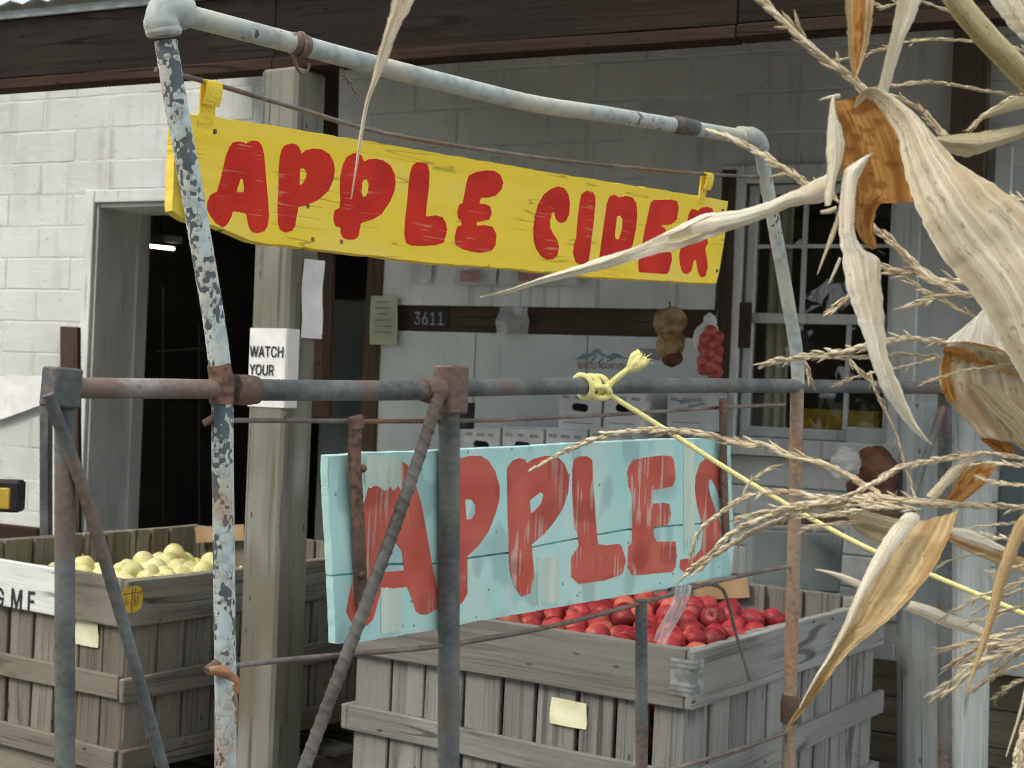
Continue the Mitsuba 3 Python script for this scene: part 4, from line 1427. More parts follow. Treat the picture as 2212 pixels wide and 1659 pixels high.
NY = thing('posted_sheet', 'yellow-green printed sheet pinned beside the number plate', 'notice')
obj('paper', wsheet(800, 640, 862, 744, .078, .006, seed=1), 'mat_paper_olive', NY)
rl_ = np.random.RandomState(3)
for i in range(6):
    y = 652 + i * 13
    (sa, za), (sb, zb) = wh(808 + rl_.uniform(0, 8), y, .094), wh(850 - rl_.uniform(0, 14), y, .094)
    obj('print_line', wbox(WALL, sa, sb, za - .003, za + .003, .0925, .0932, .0002), 'mat_ink_olive', NY)
k = obj('plastic_bag', wsheet(1082, 664, 1152, 722, .050, .030, 12, 12, 5, lift=.02), 'mat_plastic_film', smooth=True)
tag(k, 'scrap of crumpled clear plastic hanging on the brown plank', 'plastic bag')
for i, (x0, y0, x1, y1, sk, lab) in enumerate(((888, 552, 934, 612, .0, 'grey tapered paper hanging below the yellow sign, nearest the doorway'), (982, 548, 1074, 616, .0, 'round-cornered white paper bag hanging below the yellow sign'), (1078, 548, 1252, 616, 0, 'wide white printed card hanging below the yellow sign'))):
    hk = thing('hanging_paper', lab, 'paper')
    obj('paper', wsheet(x0, y0, x1, y1, .075 + .01 * i, .008, seed=i + 11, skew=.01), 'mat_carton', hk)
    if i:
        (sa, za) = wh((x0 * .6 + x1 * .4), y1 - 16, .1)
        obj('print', flat(sbox(sa - .035, za - .008, sa + .035, za + .02).buffer(.008), WALL, .105 + .01 * i, .106 + .01 * i), 'mat_ink_red', hk)

# printed panel: blue mountains over a line of red letters
LG = thing('printed_sign', 'small print of blue mountains over red lettering on the white panel', 'sign')
q = [wh(x, y, .068) for x, y in P('1243 776 1252 770 1262 764 1270 766 1284 757 1292 753 1302 764 1313 769 1324 763 1334 764 1345 771 1356 774 1340 774 1328 769 1318 775 1308 772 1298 768 1290 762 1280 768 1270 774 1258 776')]
obj('print', flat(Polygon(q).buffer(.001), WALL, .0665, .0675), 'mat_ink_blue', LG)
for a, b in (((1276, 782), (1288, 768)), ((1292, 784), (1302, 774)), ((1312, 780), (1330, 772))):
    p0, p1 = wh(*a, .068), wh(*b, .068)
    obj('print', flat(LineString([p0, p1]).buffer(.003), WALL, .0665, .0676), 'mat_ink_blue', LG)
s0, z0 = wh(1246, 795, .068)
obj('lettering', wtext(WALL, 'BEATTLE MOUNTAIN', s0, z0, .022, .0668, .62, True, .004), 'mat_ink_red', LG)
s0, z0 = wh(1380, 775, .068)
obj('print', flat(sbox(s0, z0, s0 + .08, z0 + .035).buffer(.004), WALL, .0665, .0675), 'mat_ink_faint', LG)


# white cartons with hand holes stacked in front of the boards
def carton(x0, x1, y0, y1, depth, d0, label, holes=True, text=True, seed=0):
    K = thing('carton', label, 'carton', 'white fruit cartons stacked by the boarded front')
    d1 = d0 + depth
    (s0, z0), (s1, z1) = wh(x0, y1, d1), wh(x1, y0, d1)
    face = rect(s0, z0, s1, z1)
    sc_, zc_ = (s0 + s1) / 2, z1 - (z1 - z0) * .42
    if holes:
        h = LineString([(sc_ - .018, zc_), (sc_ + .018, zc_ - .002)]).buffer(.014)
        face = face.difference(h)
    obj('front', flat(face, WALL, d1 - .004, d1), 'mat_carton', K)
    obj('back', flat(face.envelope, WALL, d0 - .006, d0 - .001), 'mat_carton', K)
    obj('base', place(board(s1 - s0, depth - .0045, .004, .0008), WALL.p(s0, z0 - .0045, d0 + (depth - .0045) / 2), WALL.t, WALL.n, EZ), 'mat_carton', K)
    for a, b in ((s0, s0 + .004), (s1 - .004, s1)):
        obj('side', wbox(WALL, a, b, z0, z1, d0, d1 - .0045, .0008), 'mat_carton', K)
    obj('lid', place(board(s1 - s0, depth - .0045, .004, .0008), WALL.p(s0, z1 + .0005, d0 + (depth - .0045) / 2), WALL.t, WALL.n, EZ), 'mat_carton', K)
    if text:
        r = np.random.RandomState(seed)
        w = (s1 - s0) / 3.6
        for i in range(3):
            a = s0 + .2 * w + i * w * 1.12
            obj('print', wbox(WALL, a, a + w * r.uniform(.55, .9), z1 - .030, z1 - .018, d1 + .0002, d1 + .0009, .0002), 'mat_ink_faint', K)
        obj('print', wbox(WALL, s0 + .02, s1 - .03, z0 + .022, z0 + .027, d1 + .0002, d1 + .0009, .0002), 'mat_ink_faint', K)
    return K


carton(998, 1080, 927, 1006, .26, .09, 'white carton with a dark hand hole, leftmost of the lower row behind the blue sign', seed=1)
carton(1083, 1174, 929, 1008, .26, .09, 'white carton with a dark hand hole, second from the left in the lower row', seed=2)
carton(1177, 1268, 931, 1010, .26, .09, 'white carton with faint grey print, third from the left in the lower row', holes=False, seed=3)
carton(1271, 1374, 930, 1012, .26, .09, 'white carton in the lower row, right end', holes=False, seed=4)
carton(1206, 1300, 846, 926, .22, .10, 'white carton with a dark hand hole under the rope knot', seed=5)
carton(1303, 1392, 848, 928, .22, .10, 'white carton with a dark hand hole half hidden by the yellow rope', seed=6)
carton(1440, 1530, 850, 926, .2, .10, 'white carton with a blue print right of the grey pipe stub', holes=False, seed=7)
s0, z0 = wh(1462, 884, .302)
obj('print', flat(unary_union([LineString([wh(a, b, .302), wh(c, d, .302)]).buffer(.004) for a, b, c, d in ((1452, 862, 1478, 868), (1470, 870, 1500, 864), (1488, 878, 1520, 872))]), WALL, .3005, .3015), 'mat_ink_blue', 'carton_006')
k = obj('pipe_stub', tube(path([at(1394, 930, 4.75), at(1394, 868, 4.75)], 6), .0185, 14), 'mat_grey_metal', smooth=True)
tag(k, 'grey upright pipe stub between the white cartons', 'pipe')
k = obj('black_box', place(board(.05, .09, .06, .004), at(999, 897, 5.1), WALL.t, EZ), 'mat_black')
tag(k, 'small black box beside the middle post under the rail', 'box')

# two net bags hanging by the window
BG = thing('net_bag', 'net bag of brown gourds hanging on the brown plank', 'bag')
c0 = at(1446, 716, 4.95)
obj('bag', ball(c0 + EZ * .03, .055, .045, .055, 3, .25, 2, 1), 'mat_mesh_gold', BG, smooth=True)
obj('bag', ball(c0 + [.006, .0, -.04], .046, .042, .062, 3, .3, 2.5, 2), 'mat_mesh_gold', BG, smooth=True)
obj('bag', ball(c0 + [.012, -.005, -.088], .034, .034, .03, 3, .2, 2, 3), 'mat_burlap', BG, smooth=True)
obj('string', tube(path([c0 + EZ * .07, c0 + EZ * .10 - F_ * -.03], 4), .003, 6), 'mat_wood_brown', BG)
BG = thing('net_bag', 'net bag of red apples with a pale plastic top hanging on the brown plank', 'bag')
c0 = at(1531, 752, 4.85)
r = np.random.RandomState(8)
for i in range(16):
    a = i * 2.4
    obj('fruit', ball(c0 + [.004 + .022 * math.cos(a), -.012 + .018 * math.sin(a), -.078 + i * .0088], .023, .023, .022, 2, .12, 2, i), 'mat_mesh_red', BG, smooth=True)
obj('bag', ball(c0 + [-.006, .006, .030], .044, .03, .058, 3, .15, 2.4, 5), 'mat_carton', BG, smooth=True)
obj('neck', ball(c0 + [.0, .0, .085], .022, .02, .03, 3, .2, 3, 6), 'mat_carton', BG, smooth=True)

# inside the doorway
CB = thing('cabinet', 'tall blue-grey cabinet standing inside the dark doorway', 'cabinet')
q0, q1 = at(690, 900, 7.6), at(812, 900, 7.6)
zc1 = at(740, 650, 7.6)[2]
obj('body', place(board(zc1, np.linalg.norm(q1 - q0), .5, .01), [(q0[0] + q1[0]) / 2, 7.6, 0.01], EZ, [1, 0, 0]), 'mat_bluegrey', CB)
LT = thing('ceiling_lamp', 'small lit fluorescent tube deep inside the doorway', 'lamp')
la, lb = at(318, 531, 8.6), at(374, 537, 8.1)
lm = tube(path([la, lb], 6), .011, 10)
key = numbered(LT + '__tube')
scene[key] = {**mikit.ply((lm[0], lm[1])), 'bsdf': {'type': 'ref', 'id': 'mat_plain'}, 'emitter': {'type': 'area', 'radiance': {'type': 'rgb', 'value': [.85, .78, .5]}}}
obj('housing', beam(la + EZ * .05, lb + EZ * .05, .10, .04, EZ), 'mat_reveal', LT)
obj('hanger_rod', tube(path([(la + lb) / 2 + EZ * .07, (la + lb) / 2 + EZ * .75], 3), .006, 6), 'mat_black', LT)
SH = thing('shelf_rack', 'dim metal rack inside the doorway', 'rack')
for (x0, y0, x1, y1) in ((352, 620, 352, 1130), (430, 700, 430, 1130), (340, 760, 440, 752)):
    obj('bar', tube(path([at(x0, y0, 8.3), at(x1, y1, 8.3)], 4), .006, 8), 'mat_bluegrey', SH)
k = obj('carton', place(board(.30, .12, .12, .004), at(1744, 916, 5.62), WALL.t, EZ), 'mat_stencil_yellow')  # added box that gives the lower panes their yellow-orange tone
USED.add('carton')
tag(k, 'ochre box added behind the lower window panes for their yellow-orange tone', 'carton')
obj('stand', place(board(at(1744, 955, 5.62)[2] - .01, .26, .1, .004), at(1800, 900, 5.66) * [1, 1, 0] + EZ * .006, EZ, WALL.t), 'mat_bluegrey', k, label=None)

# planks and stake at the left end
ST = thing('stake', 'weathered dark stake standing against the white wall by the doorway', 'stake')
a, b = at(151, 706, 6.45), at(160, 1659, 6.45)
b = a + (b - a) * (a[2] / (a[2] - b[2]))
obj('stake', beam(b, a, .078, .05, -F_, seg=8, warp=.002, skew=.06), 'mat_wood_brown', ST)
ST = thing('plank', 'narrow dark grey plank standing against the white wall behind the left rail post', 'plank')
a, b = at(100, 862, 6.5), at(100, 1659, 6.5)
b = a + (b - a) * (a[2] / (a[2] - b[2]))
obj('plank', beam(b, a, .040, .06, -F_, seg=8, warp=.001), 'mat_steel', ST)
k = obj('pale_panel', flat(Polygon([wh(x, y, .06) for x, y in ((-130, 812), (112, 812), (110, 866), (60, 884), (0, 906), (-130, 940))]), WALL, .050, .054), 'mat_paper')  # thin white panel, slanted lower edge, a little proud of the blocks
tag(k, 'thin white panel with a slanted lower edge on the block wall at the left', 'thin panel')
# raised strip standing in for the rust stain low on the left wall
k = obj('stain_strip', wbox(WALL, wh(-160, 1150)[0], wh(104, 1150)[0], wh(40, 1166, .05)[1], wh(40, 1136, .05)[1], .022, .07, seg=5, warp=.002), 'mat_wood_redbrown')
tag(k, 'rust-brown strip standing in for a stain low on the white wall', 'ledge')
YL = thing('yellow_black_box', 'yellow and black box on a dark post at the left edge', 'lamp')  # black box with a yellow face on a post; it emits nothing
c0 = at(2, 1074, 4.2)
obj('case', place(board(.092, .085, .06, .008), c0 - EZ * .046 + F_ * .03, EZ, [1, 0, 0]), 'mat_black', YL)
obj('face', place(board(.060, .052, .008, .004), c0 - EZ * .030 + [.012, -.034, 0], EZ, [1, 0, 0], -F_), 'mat_gold_plastic', YL)
obj('stand', tube(path([c0 + [-.02, 0, -.04], [c0[0] - .02, c0[1], .0]], 4), .014, 10), 'mat_black', YL)

# timber posts right of the bin
for i, (x0, x1, xb0, xb1, z, lab) in enumerate(((1934, 2028, 1945, 2024, 4.75, 'pale weathered timber post left of the dark steel end post'), (2056, 2140, 2052, 2128, 4.6, 'pale weathered timber post right of the dark steel end post'))):
    a, b = at((x0 + x1) / 2 + 4, 866, z), at((xb0 + xb1) / 2, 1659, z)
    b = a + (b - a) * (a[2] / (a[2] - b[2]))
    k = obj('timber_post', beam(b, a, (x1 - x0 - 12) / FPX * z, .09, -F_, seg=8, warp=.0012, c=.010), 'mat_wood_pale')
    tag(k, lab, 'post')
# sack and bag under the window
k = obj('burlap_sack', ball(at(1886, 1035, 4.72), .085, .07, .105, 4, .22, 1.6, 4), 'mat_burlap', smooth=True)
tag(k, 'dark red-brown sack under the right corner of the window', 'sack')
k = obj('clear_bag', ball(at(1826, 1003, 4.62), .048, .04, .052, 4, .3, 2.2, 6), 'mat_plastic_film', smooth=True)
tag(k, 'clear plastic bag bulging beside the brown sack under the window', 'plastic bag')
SB = thing('shelf', 'narrow plank shelf under the window carrying the sack', 'shelf')
a, b = at(1700, 1122, 4.62), at(1960, 1112, 4.45)
obj('plank', beam(a, b, .22, .022, EZ), 'mat_wood_brown', SB)
for q in (a * .12 + b * .88,):
    obj('bracket', beam(q - EZ * .012 - WALL.n * .02, q - EZ * .20 - WALL.n * .40, .03, .03, WALL.t), 'mat_wood_brown', SB)
TT = []
for i, (x0, x1, y0, y1, z, lab) in enumerate(((1630, 1726, 1150, 1290, 4.72, 'blue-grey tub behind the right upright of the frame, left one of two'), (1732, 1836, 1156, 1290, 4.66, 'blue-grey tub behind the red apples, right one of two'))):
    K = thing('tub', lab, 'tub')
    a, b = at(x0, y1, z), at(x1, y1, z)
    w, h = b[0] - a[0], (y1 - y0) / FPX * z
    c = (a + b) / 2
    c = np.array([c[0], c[1], a[2]])
    obj('body', place(board(h, w, w * .8, .008, taper=.08), c + F_ * w * .8, EZ, [1, 0, 0]), 'mat_bluegrey', K)
    obj('rim', place(board(.014, w * 1.08, w * .86, .003), c + F_ * w * .83 + EZ * (h + .001), EZ, [1, 0, 0]), 'mat_grey_metal', K)
    obj('base', beam([c[0], c[1] + w * .4, 0], [c[0], c[1] + w * .4, c[2] - .001], w * .8, w * .6, F_), 'mat_wood_brown', K)

# rope with its knot on the rail
RP = thing('rope', 'yellow nylon rope knotted round the rail and stretched to the right', 'rope')
kz = fz(1290, 836) - .02


def rp(x, y, dz=0.0):
    return at(x, y, kz + dz)


obj('line', tube(path([rp(1306, 846), rp(1426, 921), rp(1631, 1050), rp(1886, 1190), rp(2021, 1246), rp(2212, 1326), rp(2420, 1414)], 80), .0057, 10), 'mat_rope', RP, smooth=True)
lp = []
c0 = fr(1276, 836)
ax = FRAME.t
e1, e2 = EZ, -np.cross(ax, EZ)
for t in np.linspace(0, 2 * math.pi * 2.6, 70):
    lp.append(c0 + ax * (-.030 + .0085 * t / 2) + (.0172 + .0062) * (math.cos(t) * e1 + math.sin(t) * FRAME.n))
obj('wrap', tube(np.array(lp), .0060, 8), 'mat_rope', RP, smooth=True)
kn = [rp(1270, 828, -.006), rp(1290, 838, -.014), rp(1312, 842, -.012), rp(1314, 856, -.010), rp(1296, 860, -.014), rp(1278, 850, -.010), rp(1286, 836, -.020), rp(1306, 836, -.022), rp(1318, 848, -.014), rp(1306, 846, 0)]
obj('knot', tube(path(kn, 60), .0062, 8), 'mat_rope', RP, smooth=True)
obj('loose_end', tube(path([rp(1240, 818, -.008), rp(1254, 812, -.012), rp(1268, 820, -.014), rp(1296, 840, -.012)], 24), np.interp(np.linspace(0, 1, 24), [0, .2, 1], [.004, .0075, .0065]), 8), 'mat_rope', RP, smooth=True)
obj('loose_end', tube(path([rp(1308, 842, -.012), rp(1322, 826, -.014), rp(1350, 803, -.016), rp(1362, 794, -.016)], 24), .0062, 8), 'mat_rope', RP, smooth=True)
for pts, rr in (([rp(1358, 800, -.016), rp(1366, 784, -.018), rp(1376, 768, -.019), rp(1384, 762, -.02)], [.0062, .0095, .0125, .0085]), ([rp(1360, 800, -.018), rp(1376, 790, -.022), rp(1390, 782, -.024), rp(1397, 774, -.024)], [.0062, .0095, .0115, .007]), ([rp(1362, 798, -.02), rp(1378, 780, -.026), rp(1388, 770, -.028)], [.006, .009, .006])):
    obj('frayed_end', tube(path(pts, 20), np.interp(np.linspace(0, 1, 20), np.linspace(0, 1, len(rr)), rr), 12, noise_amp=.0022, seed=4), 'mat_rope', RP, smooth=True)
for i, (x, y) in enumerate(((1394, 762), (1402, 768), (1408, 763), (1404, 778), (1412, 776), (1386, 758), (1414, 788))):
    obj('frayed_strand', tube(path([rp(1384, 778, -.018), rp((x + 1384) / 2 + 2, (y + 778) / 2 - 1, -.02), rp(x, y, -.022)], 8), [.0016, .0012, .0011, .001, .0009, .0008, .0007, .0005], 5), 'mat_rope', RP, smooth=True)
# strip of clear plastic caught on the lower rod
g = np.zeros((24, 7, 3))
for i in range(24):
    t = i / 23
    x0, y0 = 1478 + (1430 - 1478) * t + 5 * math.sin(t * 5), 1262 + (1388 - 1262) * t
    for j in range(7):
        u = j / 6 - .5
        g[i, j] = fr(x0 + u * 34 * (1 - .2 * t), y0 + u * 6, .02 + .006 * math.cos(j * 2.1 + i * .35))
k = obj('plastic_strip', sheet(g, .0006), 'mat_plastic_film', smooth=True)
tag(k, 'strip of clear plastic dangling from the lower rod over the red apples', 'plastic strip')

# ------------------------------------------------------------------ dry corn in the foreground
def leaf(st, z, n=60, m=17, bulge=.0, ripple=.002, seed=0, fold=0.0, ribs=.0006, tilt=0.0):
    """A leaf between two edges. st: rows (ax, ay, bx, by[, bulge]); z: depths at those rows. bulge lifts the middle towards the viewer, fold creases it."""
    st = [tuple(q) + ((bulge,) if len(q) == 4 else ()) for q in st]
    z = np.broadcast_to(np.asarray(z, float), len(st)) if np.ndim(z) == 0 else np.interp(np.linspace(0, 1, len(st)), np.linspace(0, 1, len(z)), z)
    A = np.array([at(q[0], q[1], zz) for q, zz in zip(st, z)])
    Bp = np.array([at(q[2], q[3], zz + tilt) for q, zz in zip(st, z)])
    bl = np.array([q[4] for q in st])
    mid = (A + Bp) / 2
    t = np.r_[0, np.cumsum(np.linalg.norm(np.diff(mid, axis=0), axis=1))]
    L = t[-1]
    t = t / L
    tt = np.linspace(0, 1, n)
    A, Bp, bl = PchipInterpolator(t, A)(tt), PchipInterpolator(t, Bp)(tt), PchipInterpolator(t, bl)(tt)
    C_ = (A + Bp) / 2
    al = np.gradient(C_, axis=0)
    ac = Bp - A
    w = np.linalg.norm(ac, axis=1)
    nn = np.cross(al, ac)
    nn /= np.linalg.norm(nn, axis=1, keepdims=True) + 1e-12
    nn *= np.sign(nn @ -F_)[:, None]
    nn = np.where(np.abs(nn @ F_)[:, None] < .05, -F_, nn)
    acn = ac / (w[:, None] + 1e-9)
    for E, sg, sd in ((A, 1, 3), (Bp, -1, 8)):               # ragged edges
        j_ = meshkit.fbm(np.c_[tt * L * 170, np.full(n, sd + seed), np.full(n, .5)], 2, seed) - .35
        E += acn * (sg * np.clip(j_, 0, 1) * .0035 * np.minimum(1, w / .02))[:, None]
    ac = Bp - A
    u = np.linspace(0, 1, m)
    v = np.zeros((n, m, 3))
    for j in range(m):
        prof = 4 * u[j] * (1 - u[j])
        crease = (1 - abs(2 * u[j] - 1)) * fold
        q = np.c_[tt * L * 22, np.full(n, u[j] * 2.2 + seed * 5), np.full(n, seed * 1.7)]
        rip = ripple * (meshkit.fbm(q, 3, seed) - .5) * 2 * np.minimum(1, w / .02)
        rib = ribs * 2.2 * (meshkit.fbm(np.c_[np.full(n, u[j] * 13 + seed * 3), tt * L * 9, np.full(n, seed * .7)], 2, seed) - .5) * 2 * np.minimum(1, w / .02)
        v[:, j] = A + ac * u[j] + nn * (bl * prof + crease * w + rip + rib)[:, None]
    f = []
    for i in range(n - 1):
        for j in range(m - 1):
            a = i * m + j
            f += [[a, a + 1, a + m + 1], [a, a + m + 1, a + m]]
    uv = np.stack(np.broadcast_arrays((tt * L + seed)[:, None], u[None, :] + .0), -1).reshape(-1, 2)
    return v.reshape(-1, 3), np.array(f), uv


def lemon(k=6):
    """A thin pointed husk, length 1 along x."""
    xs = [0, .12, .35, .65, .88, 1.0]
    rs = [.03, .55, 1.0, .8, .35, .02]
    v = []
    for x, r in zip(xs, rs):
        for j in range(k):
            a = 2 * math.pi * j / k
            v.append([x, r * math.cos(a), .6 * r * math.sin(a)])
    f = []
    for i in range(len(xs) - 1):
        for j in range(k):
            a, b = i * k + j, i * k + (j + 1) % k
            f += [[a, b, b + k], [a, b + k, a + k]]
    return np.array(v), np.array(f)


LV, LF = lemon()


def tassel(pts, z, w, seed=0, dens=1.0, core=.30, spread=1.0, tip=True, ln=1.0):
    """A tassel branch from its base to its tip: a thin stem with overlapping husks in pairs; pts in picture positions, z depth(s), w width(s) in the picture."""
    r = np.random.RandomState(seed + 100)
    pts = np.asarray(pts, float)
    z = np.interp(np.linspace(0, 1, len(pts)), np.linspace(0, 1, np.size(z)), np.atleast_1d(z))
    P3 = np.array([at(x, y, zz) for (x, y), zz in zip(pts, z)])
    Q = path(P3, 90)
    t = np.r_[0, np.cumsum(np.linalg.norm(np.diff(Q, axis=0), axis=1))]
    L = t[-1]
    zc = z.mean()
    wid = np.interp(np.linspace(0, 1, 90), np.linspace(0, 1, np.size(w)), np.atleast_1d(w)) / FPX * zc
    parts = [tube(Q, wid * core * .5, 7)]
    parts[0][2][:, 0] += seed * 3
    s = r.uniform(0, .004)
    i = 0
    ph = r.uniform(0, 6)
    while s < L:
        x = s / L
        c = np.array([np.interp(s, t, Q[:, d]) for d in range(3)])
        c2 = np.array([np.interp(min(s + .004, L), t, Q[:, d]) for d in range(3)])
        d = c2 - c
        if np.linalg.norm(d) < 1e-6:
            break
        d /= np.linalg.norm(d)
        ww = np.interp(x, np.linspace(0, 1, 90), wid)
        sx = np.cross(d, F_); sx /= np.linalg.norm(sx) + 1e-9
        sy = np.cross(d, sx)
        a = ph + i * 2.6 + r.uniform(-1.1, 1.1)
        side = math.cos(a) * sx + .8 * math.sin(a) * sy
        ang = r.uniform(.06, .30) * spread + (r.uniform(.25, .6) if r.rand() < .10 else 0)
        e = d * math.cos(ang) + side * math.sin(ang)
        ln_ = max(.0085, ww * r.uniform(.9, 1.7)) * ln * r.uniform(.75, 1.2)
        wd = min(ww * .28, .0023) * r.uniform(.55, 1.25)
        ey = np.cross(e, side); ey /= np.linalg.norm(ey) + 1e-9
        ez = np.cross(e, ey)
        v = c + side * ww * .16 + LV[:, :1] * ln_ * e + LV[:, 1:2] * wd * ey + LV[:, 2:3] * wd * ez
        parts.append((v, LF, np.c_[LV[:, 0] * .9 + i * 1.0 + seed * 37, LV[:, 1] * .3 + .5]))
        s += max(.0019, ww * .22) * r.uniform(.4, 1.7) / dens
        i += 1
    return cat(parts)


CORN1 = thing('corn_stalk', 'dry corn stalk with a curled orange-throated leaf at the upper right', 'corn stalk')
CORN2 = thing('corn_stalk', 'dry corn stalk with a broad drooping tan leaf at the right edge', 'corn stalk')
CORN3 = thing('corn_stalk', 'dry corn stalk with a long pointed orange-tan leaf at the lower right', 'corn stalk')
CORN4 = thing('corn_leaf', 'single dry leaf tip hanging down in front of the yellow sign', 'corn leaf')


def lf(K, mat, st, z, label=None, **kw):
    return obj('leaf', leaf(st, z, **kw), mat, K, smooth=True, label=label)


def ts(K, pts, z, w, seed, **kw):
    return obj('tassel_branch', tassel(P(pts), z, w, seed, **kw), 'mat_tassel', K, smooth=True)


# ---- first stalk
zz = 1.22
obj('stalk', tube(path([at(1960, -210, 1.20), at(2070, 6, 1.21), at(2140, 90, 1.22), at(2226, 178, 1.23), at(2420, 420, 1.28), at(2560, 900, 1.32), np.array([.62, 1.36, 0.0])], 60), np.linspace(.0098, .0135, 60), 16), 'mat_stalk', CORN1, smooth=True)
# throat of the curled leaf and what hangs from it
lf(CORN1, 'mat_leaf_orange', [(1797, 214, 1868, 200), (1799, 240, 1910, 232), (1806, 290, 1944, 290), (1814, 345, 1962, 345), (1822, 395, 1976, 400), (1836, 430, 1978, 436)], 1.215, 'orange-brown throat of the curled leaf', bulge=-.018, ripple=.0025, seed=1, ribs=.0005)
lf(CORN1, 'mat_leaf_orange', [(1838, 400, 1926, 424), (1842, 430, 1908, 432), (1842, 460, 1893, 462), (1846, 490, 1887, 490), (1858, 514, 1893, 520), (1880, 536, 1896, 534)], [1.21, 1.205], 'brown inner side of the hanging leaf', bulge=-.006, ripple=.001, seed=2)
lf(CORN1, 'mat_leaf_white', [(1797, 208, 1799, 214), (1790, 240, 1806, 246), (1785, 290, 1822, 284), (1784, 325, 1825, 318), (1786, 360, 1818, 352), (1785, 395, 1806, 392), (1780, 425, 1800, 428), (1782, 445, 1792, 447)], 1.195, bulge=.008, ripple=.0016, seed=3)
lf(CORN1, 'mat_leaf_white', [(1768, 216, 1767, 218), (1790, 207, 1792, 214), (1812, 202, 1816, 212)], 1.20, bulge=.002, seed=4, n=16, m=7)
lf(CORN1, 'mat_leaf_white', [(1872, 336, 1874, 340), (1846, 350, 1866, 366), (1826, 362, 1852, 396), (1818, 395, 1848, 430), (1813, 440, 1846, 470), (1812, 490, 1850, 505), (1814, 530, 1868, 540), (1820, 570, 1902, 560), (1826, 610, 1906, 606), (1842, 660, 1911, 660), (1858, 710, 1913, 710), (1872, 750, 1917, 750), (1888, 800, 1930, 798), (1900, 832, 1944, 828), (1924, 872, 1957, 862), (1950, 906, 1972, 898), (1978, 936, 1988, 930), (2004, 956, 2005, 955)], [1.20, 1.19, 1.18, 1.18, 1.20], 'long white leaf hanging straight down', bulge=.012, ripple=.005, seed=5, fold=-.22, n=110, m=25, ribs=.0009)
lf(CORN1, 'mat_leaf_cream', [(1866, 198, 1876, 206), (1915, 212, 1893, 226), (1962, 246, 1916, 256), (2012, 288, 1938, 300), (2060, 336, 1950, 360), (2110, 376, 1966, 420), (2160, 410, 1990, 482), (2212, 442, 2026, 548), (2262, 500, 2072, 604), (2300, 580, 2122, 668), (2316, 690, 2162, 742), (2310, 800, 2204, 818), (2300, 880, 2240, 890)], [1.20, 1.17, 1.14, 1.13, 1.14], 'broad cream leaf sweeping down to the right', bulge=.016, ripple=.007, seed=6, fold=.05, n=110, m=31, ribs=.0008)
# the long thin leaf crossing the yellow sign
lf(CORN1, 'mat_leaf_white', [(1790, 372, 1812, 426), (1745, 396, 1764, 440), (1707, 414, 1720, 446), (1645, 439, 1668, 466), (1582, 455, 1592, 495), (1530, 458, 1520, 522), (1487, 474, 1460, 540), (1445, 499, 1400, 556), (1370, 530, 1345, 572), (1247, 573, 1245, 596), (1160, 602, 1158, 616), (1089, 628, 1088, 635), (1040, 640, 1041, 641)], [1.22, 1.26, 1.32, 1.38], 'long pointed leaf reaching left across the yellow sign', bulge=.004, ripple=.003, seed=7, fold=.16, n=110, ribs=.0008)
lf(CORN1, 'mat_leaf_olive', [(1582, 462, 1592, 482), (1540, 463, 1545, 496), (1505, 478, 1500, 512), (1470, 496, 1462, 524), (1445, 508, 1438, 526)], [1.262, 1.282], 'olive-brown inner fold of the long leaf', bulge=-.002, seed=8, n=30)
lf(CORN1, 'mat_leaf_cream', [(1812, 452, 1818, 455), (1795, 500, 1806, 504), (1780, 545, 1786, 548), (1765, 592, 1767, 593)], 1.215, bulge=.001, seed=9, n=24, m=7)
lf(CORN1, 'mat_leaf_cream', [(1812, 555, 1818, 558), (1800, 585, 1806, 588), (1789, 612, 1790, 613)], 1.215, bulge=.001, seed=10, n=18, m=7)
lf(CORN1, 'mat_leaf_cream', [(1772, 455, 1772, 462), (1790, 450, 1790, 462), (1806, 444, 1808, 452)], 1.21, bulge=.001, seed=12, n=14, m=7)
# husks hanging from above
lf(CORN1, 'mat_leaf_tan', [(1822, -60, 1896, -60), (1824, 0, 1890, 0), (1826, 50, 1886, 48), (1829, 95, 1877, 95), (1834, 130, 1864, 132), (1842, 165, 1850, 168)], 1.16, 'tan husk hanging at the top edge', bulge=-.007, ripple=.001, seed=13, fold=.12)
lf(CORN1, 'mat_leaf_orange', [(1842, -40, 1872, -40), (1842, 30, 1870, 30), (1843, 80, 1866, 82), (1845, 120, 1858, 124), (1847, 150, 1852, 152)], 1.152, 'orange streak down the middle of the husk', bulge=.002, seed=14)
lf(CORN1, 'mat_leaf_cream', [(1938, -60, 2000, -60), (1936, 0, 1990, 0), (1930, 40, 1978, 36), (1922, 80, 1957, 80), (1912, 120, 1942, 122), (1903, 160, 1930, 162), (1894, 195, 1920, 198), (1889, 222, 1912, 226)], [1.18, 1.205], bulge=.003, ripple=.001, seed=15, fold=-.22)
lf(CORN1, 'mat_leaf_cream', [(2118, -30, 2300, -30), (2150, 20, 2300, 30), (2190, 70, 2300, 90), (2226, 104, 2310, 150), (2260, 150, 2320, 200)], 1.12, bulge=.01, ripple=.003, seed=16, label='leaf across the upper right corner')
lf(CORN1, 'mat_leaf_olive', [(1996, 296, 1994, 304), (2050, 292, 2046, 330), (2110, 284, 2085, 340), (2170, 276, 2140, 322), (2230, 262, 2210, 300), (2300, 240, 2290, 290)], [1.24, 1.27], bulge=.006, ripple=.001, seed=17, fold=.2)
lf(CORN1, 'mat_leaf_olive', [(2118, 252, 2122, 258), (2160, 228, 2172, 244), (2212, 198, 2226, 230), (2270, 170, 2280, 210)], 1.27, bulge=.002, seed=18, n=26)
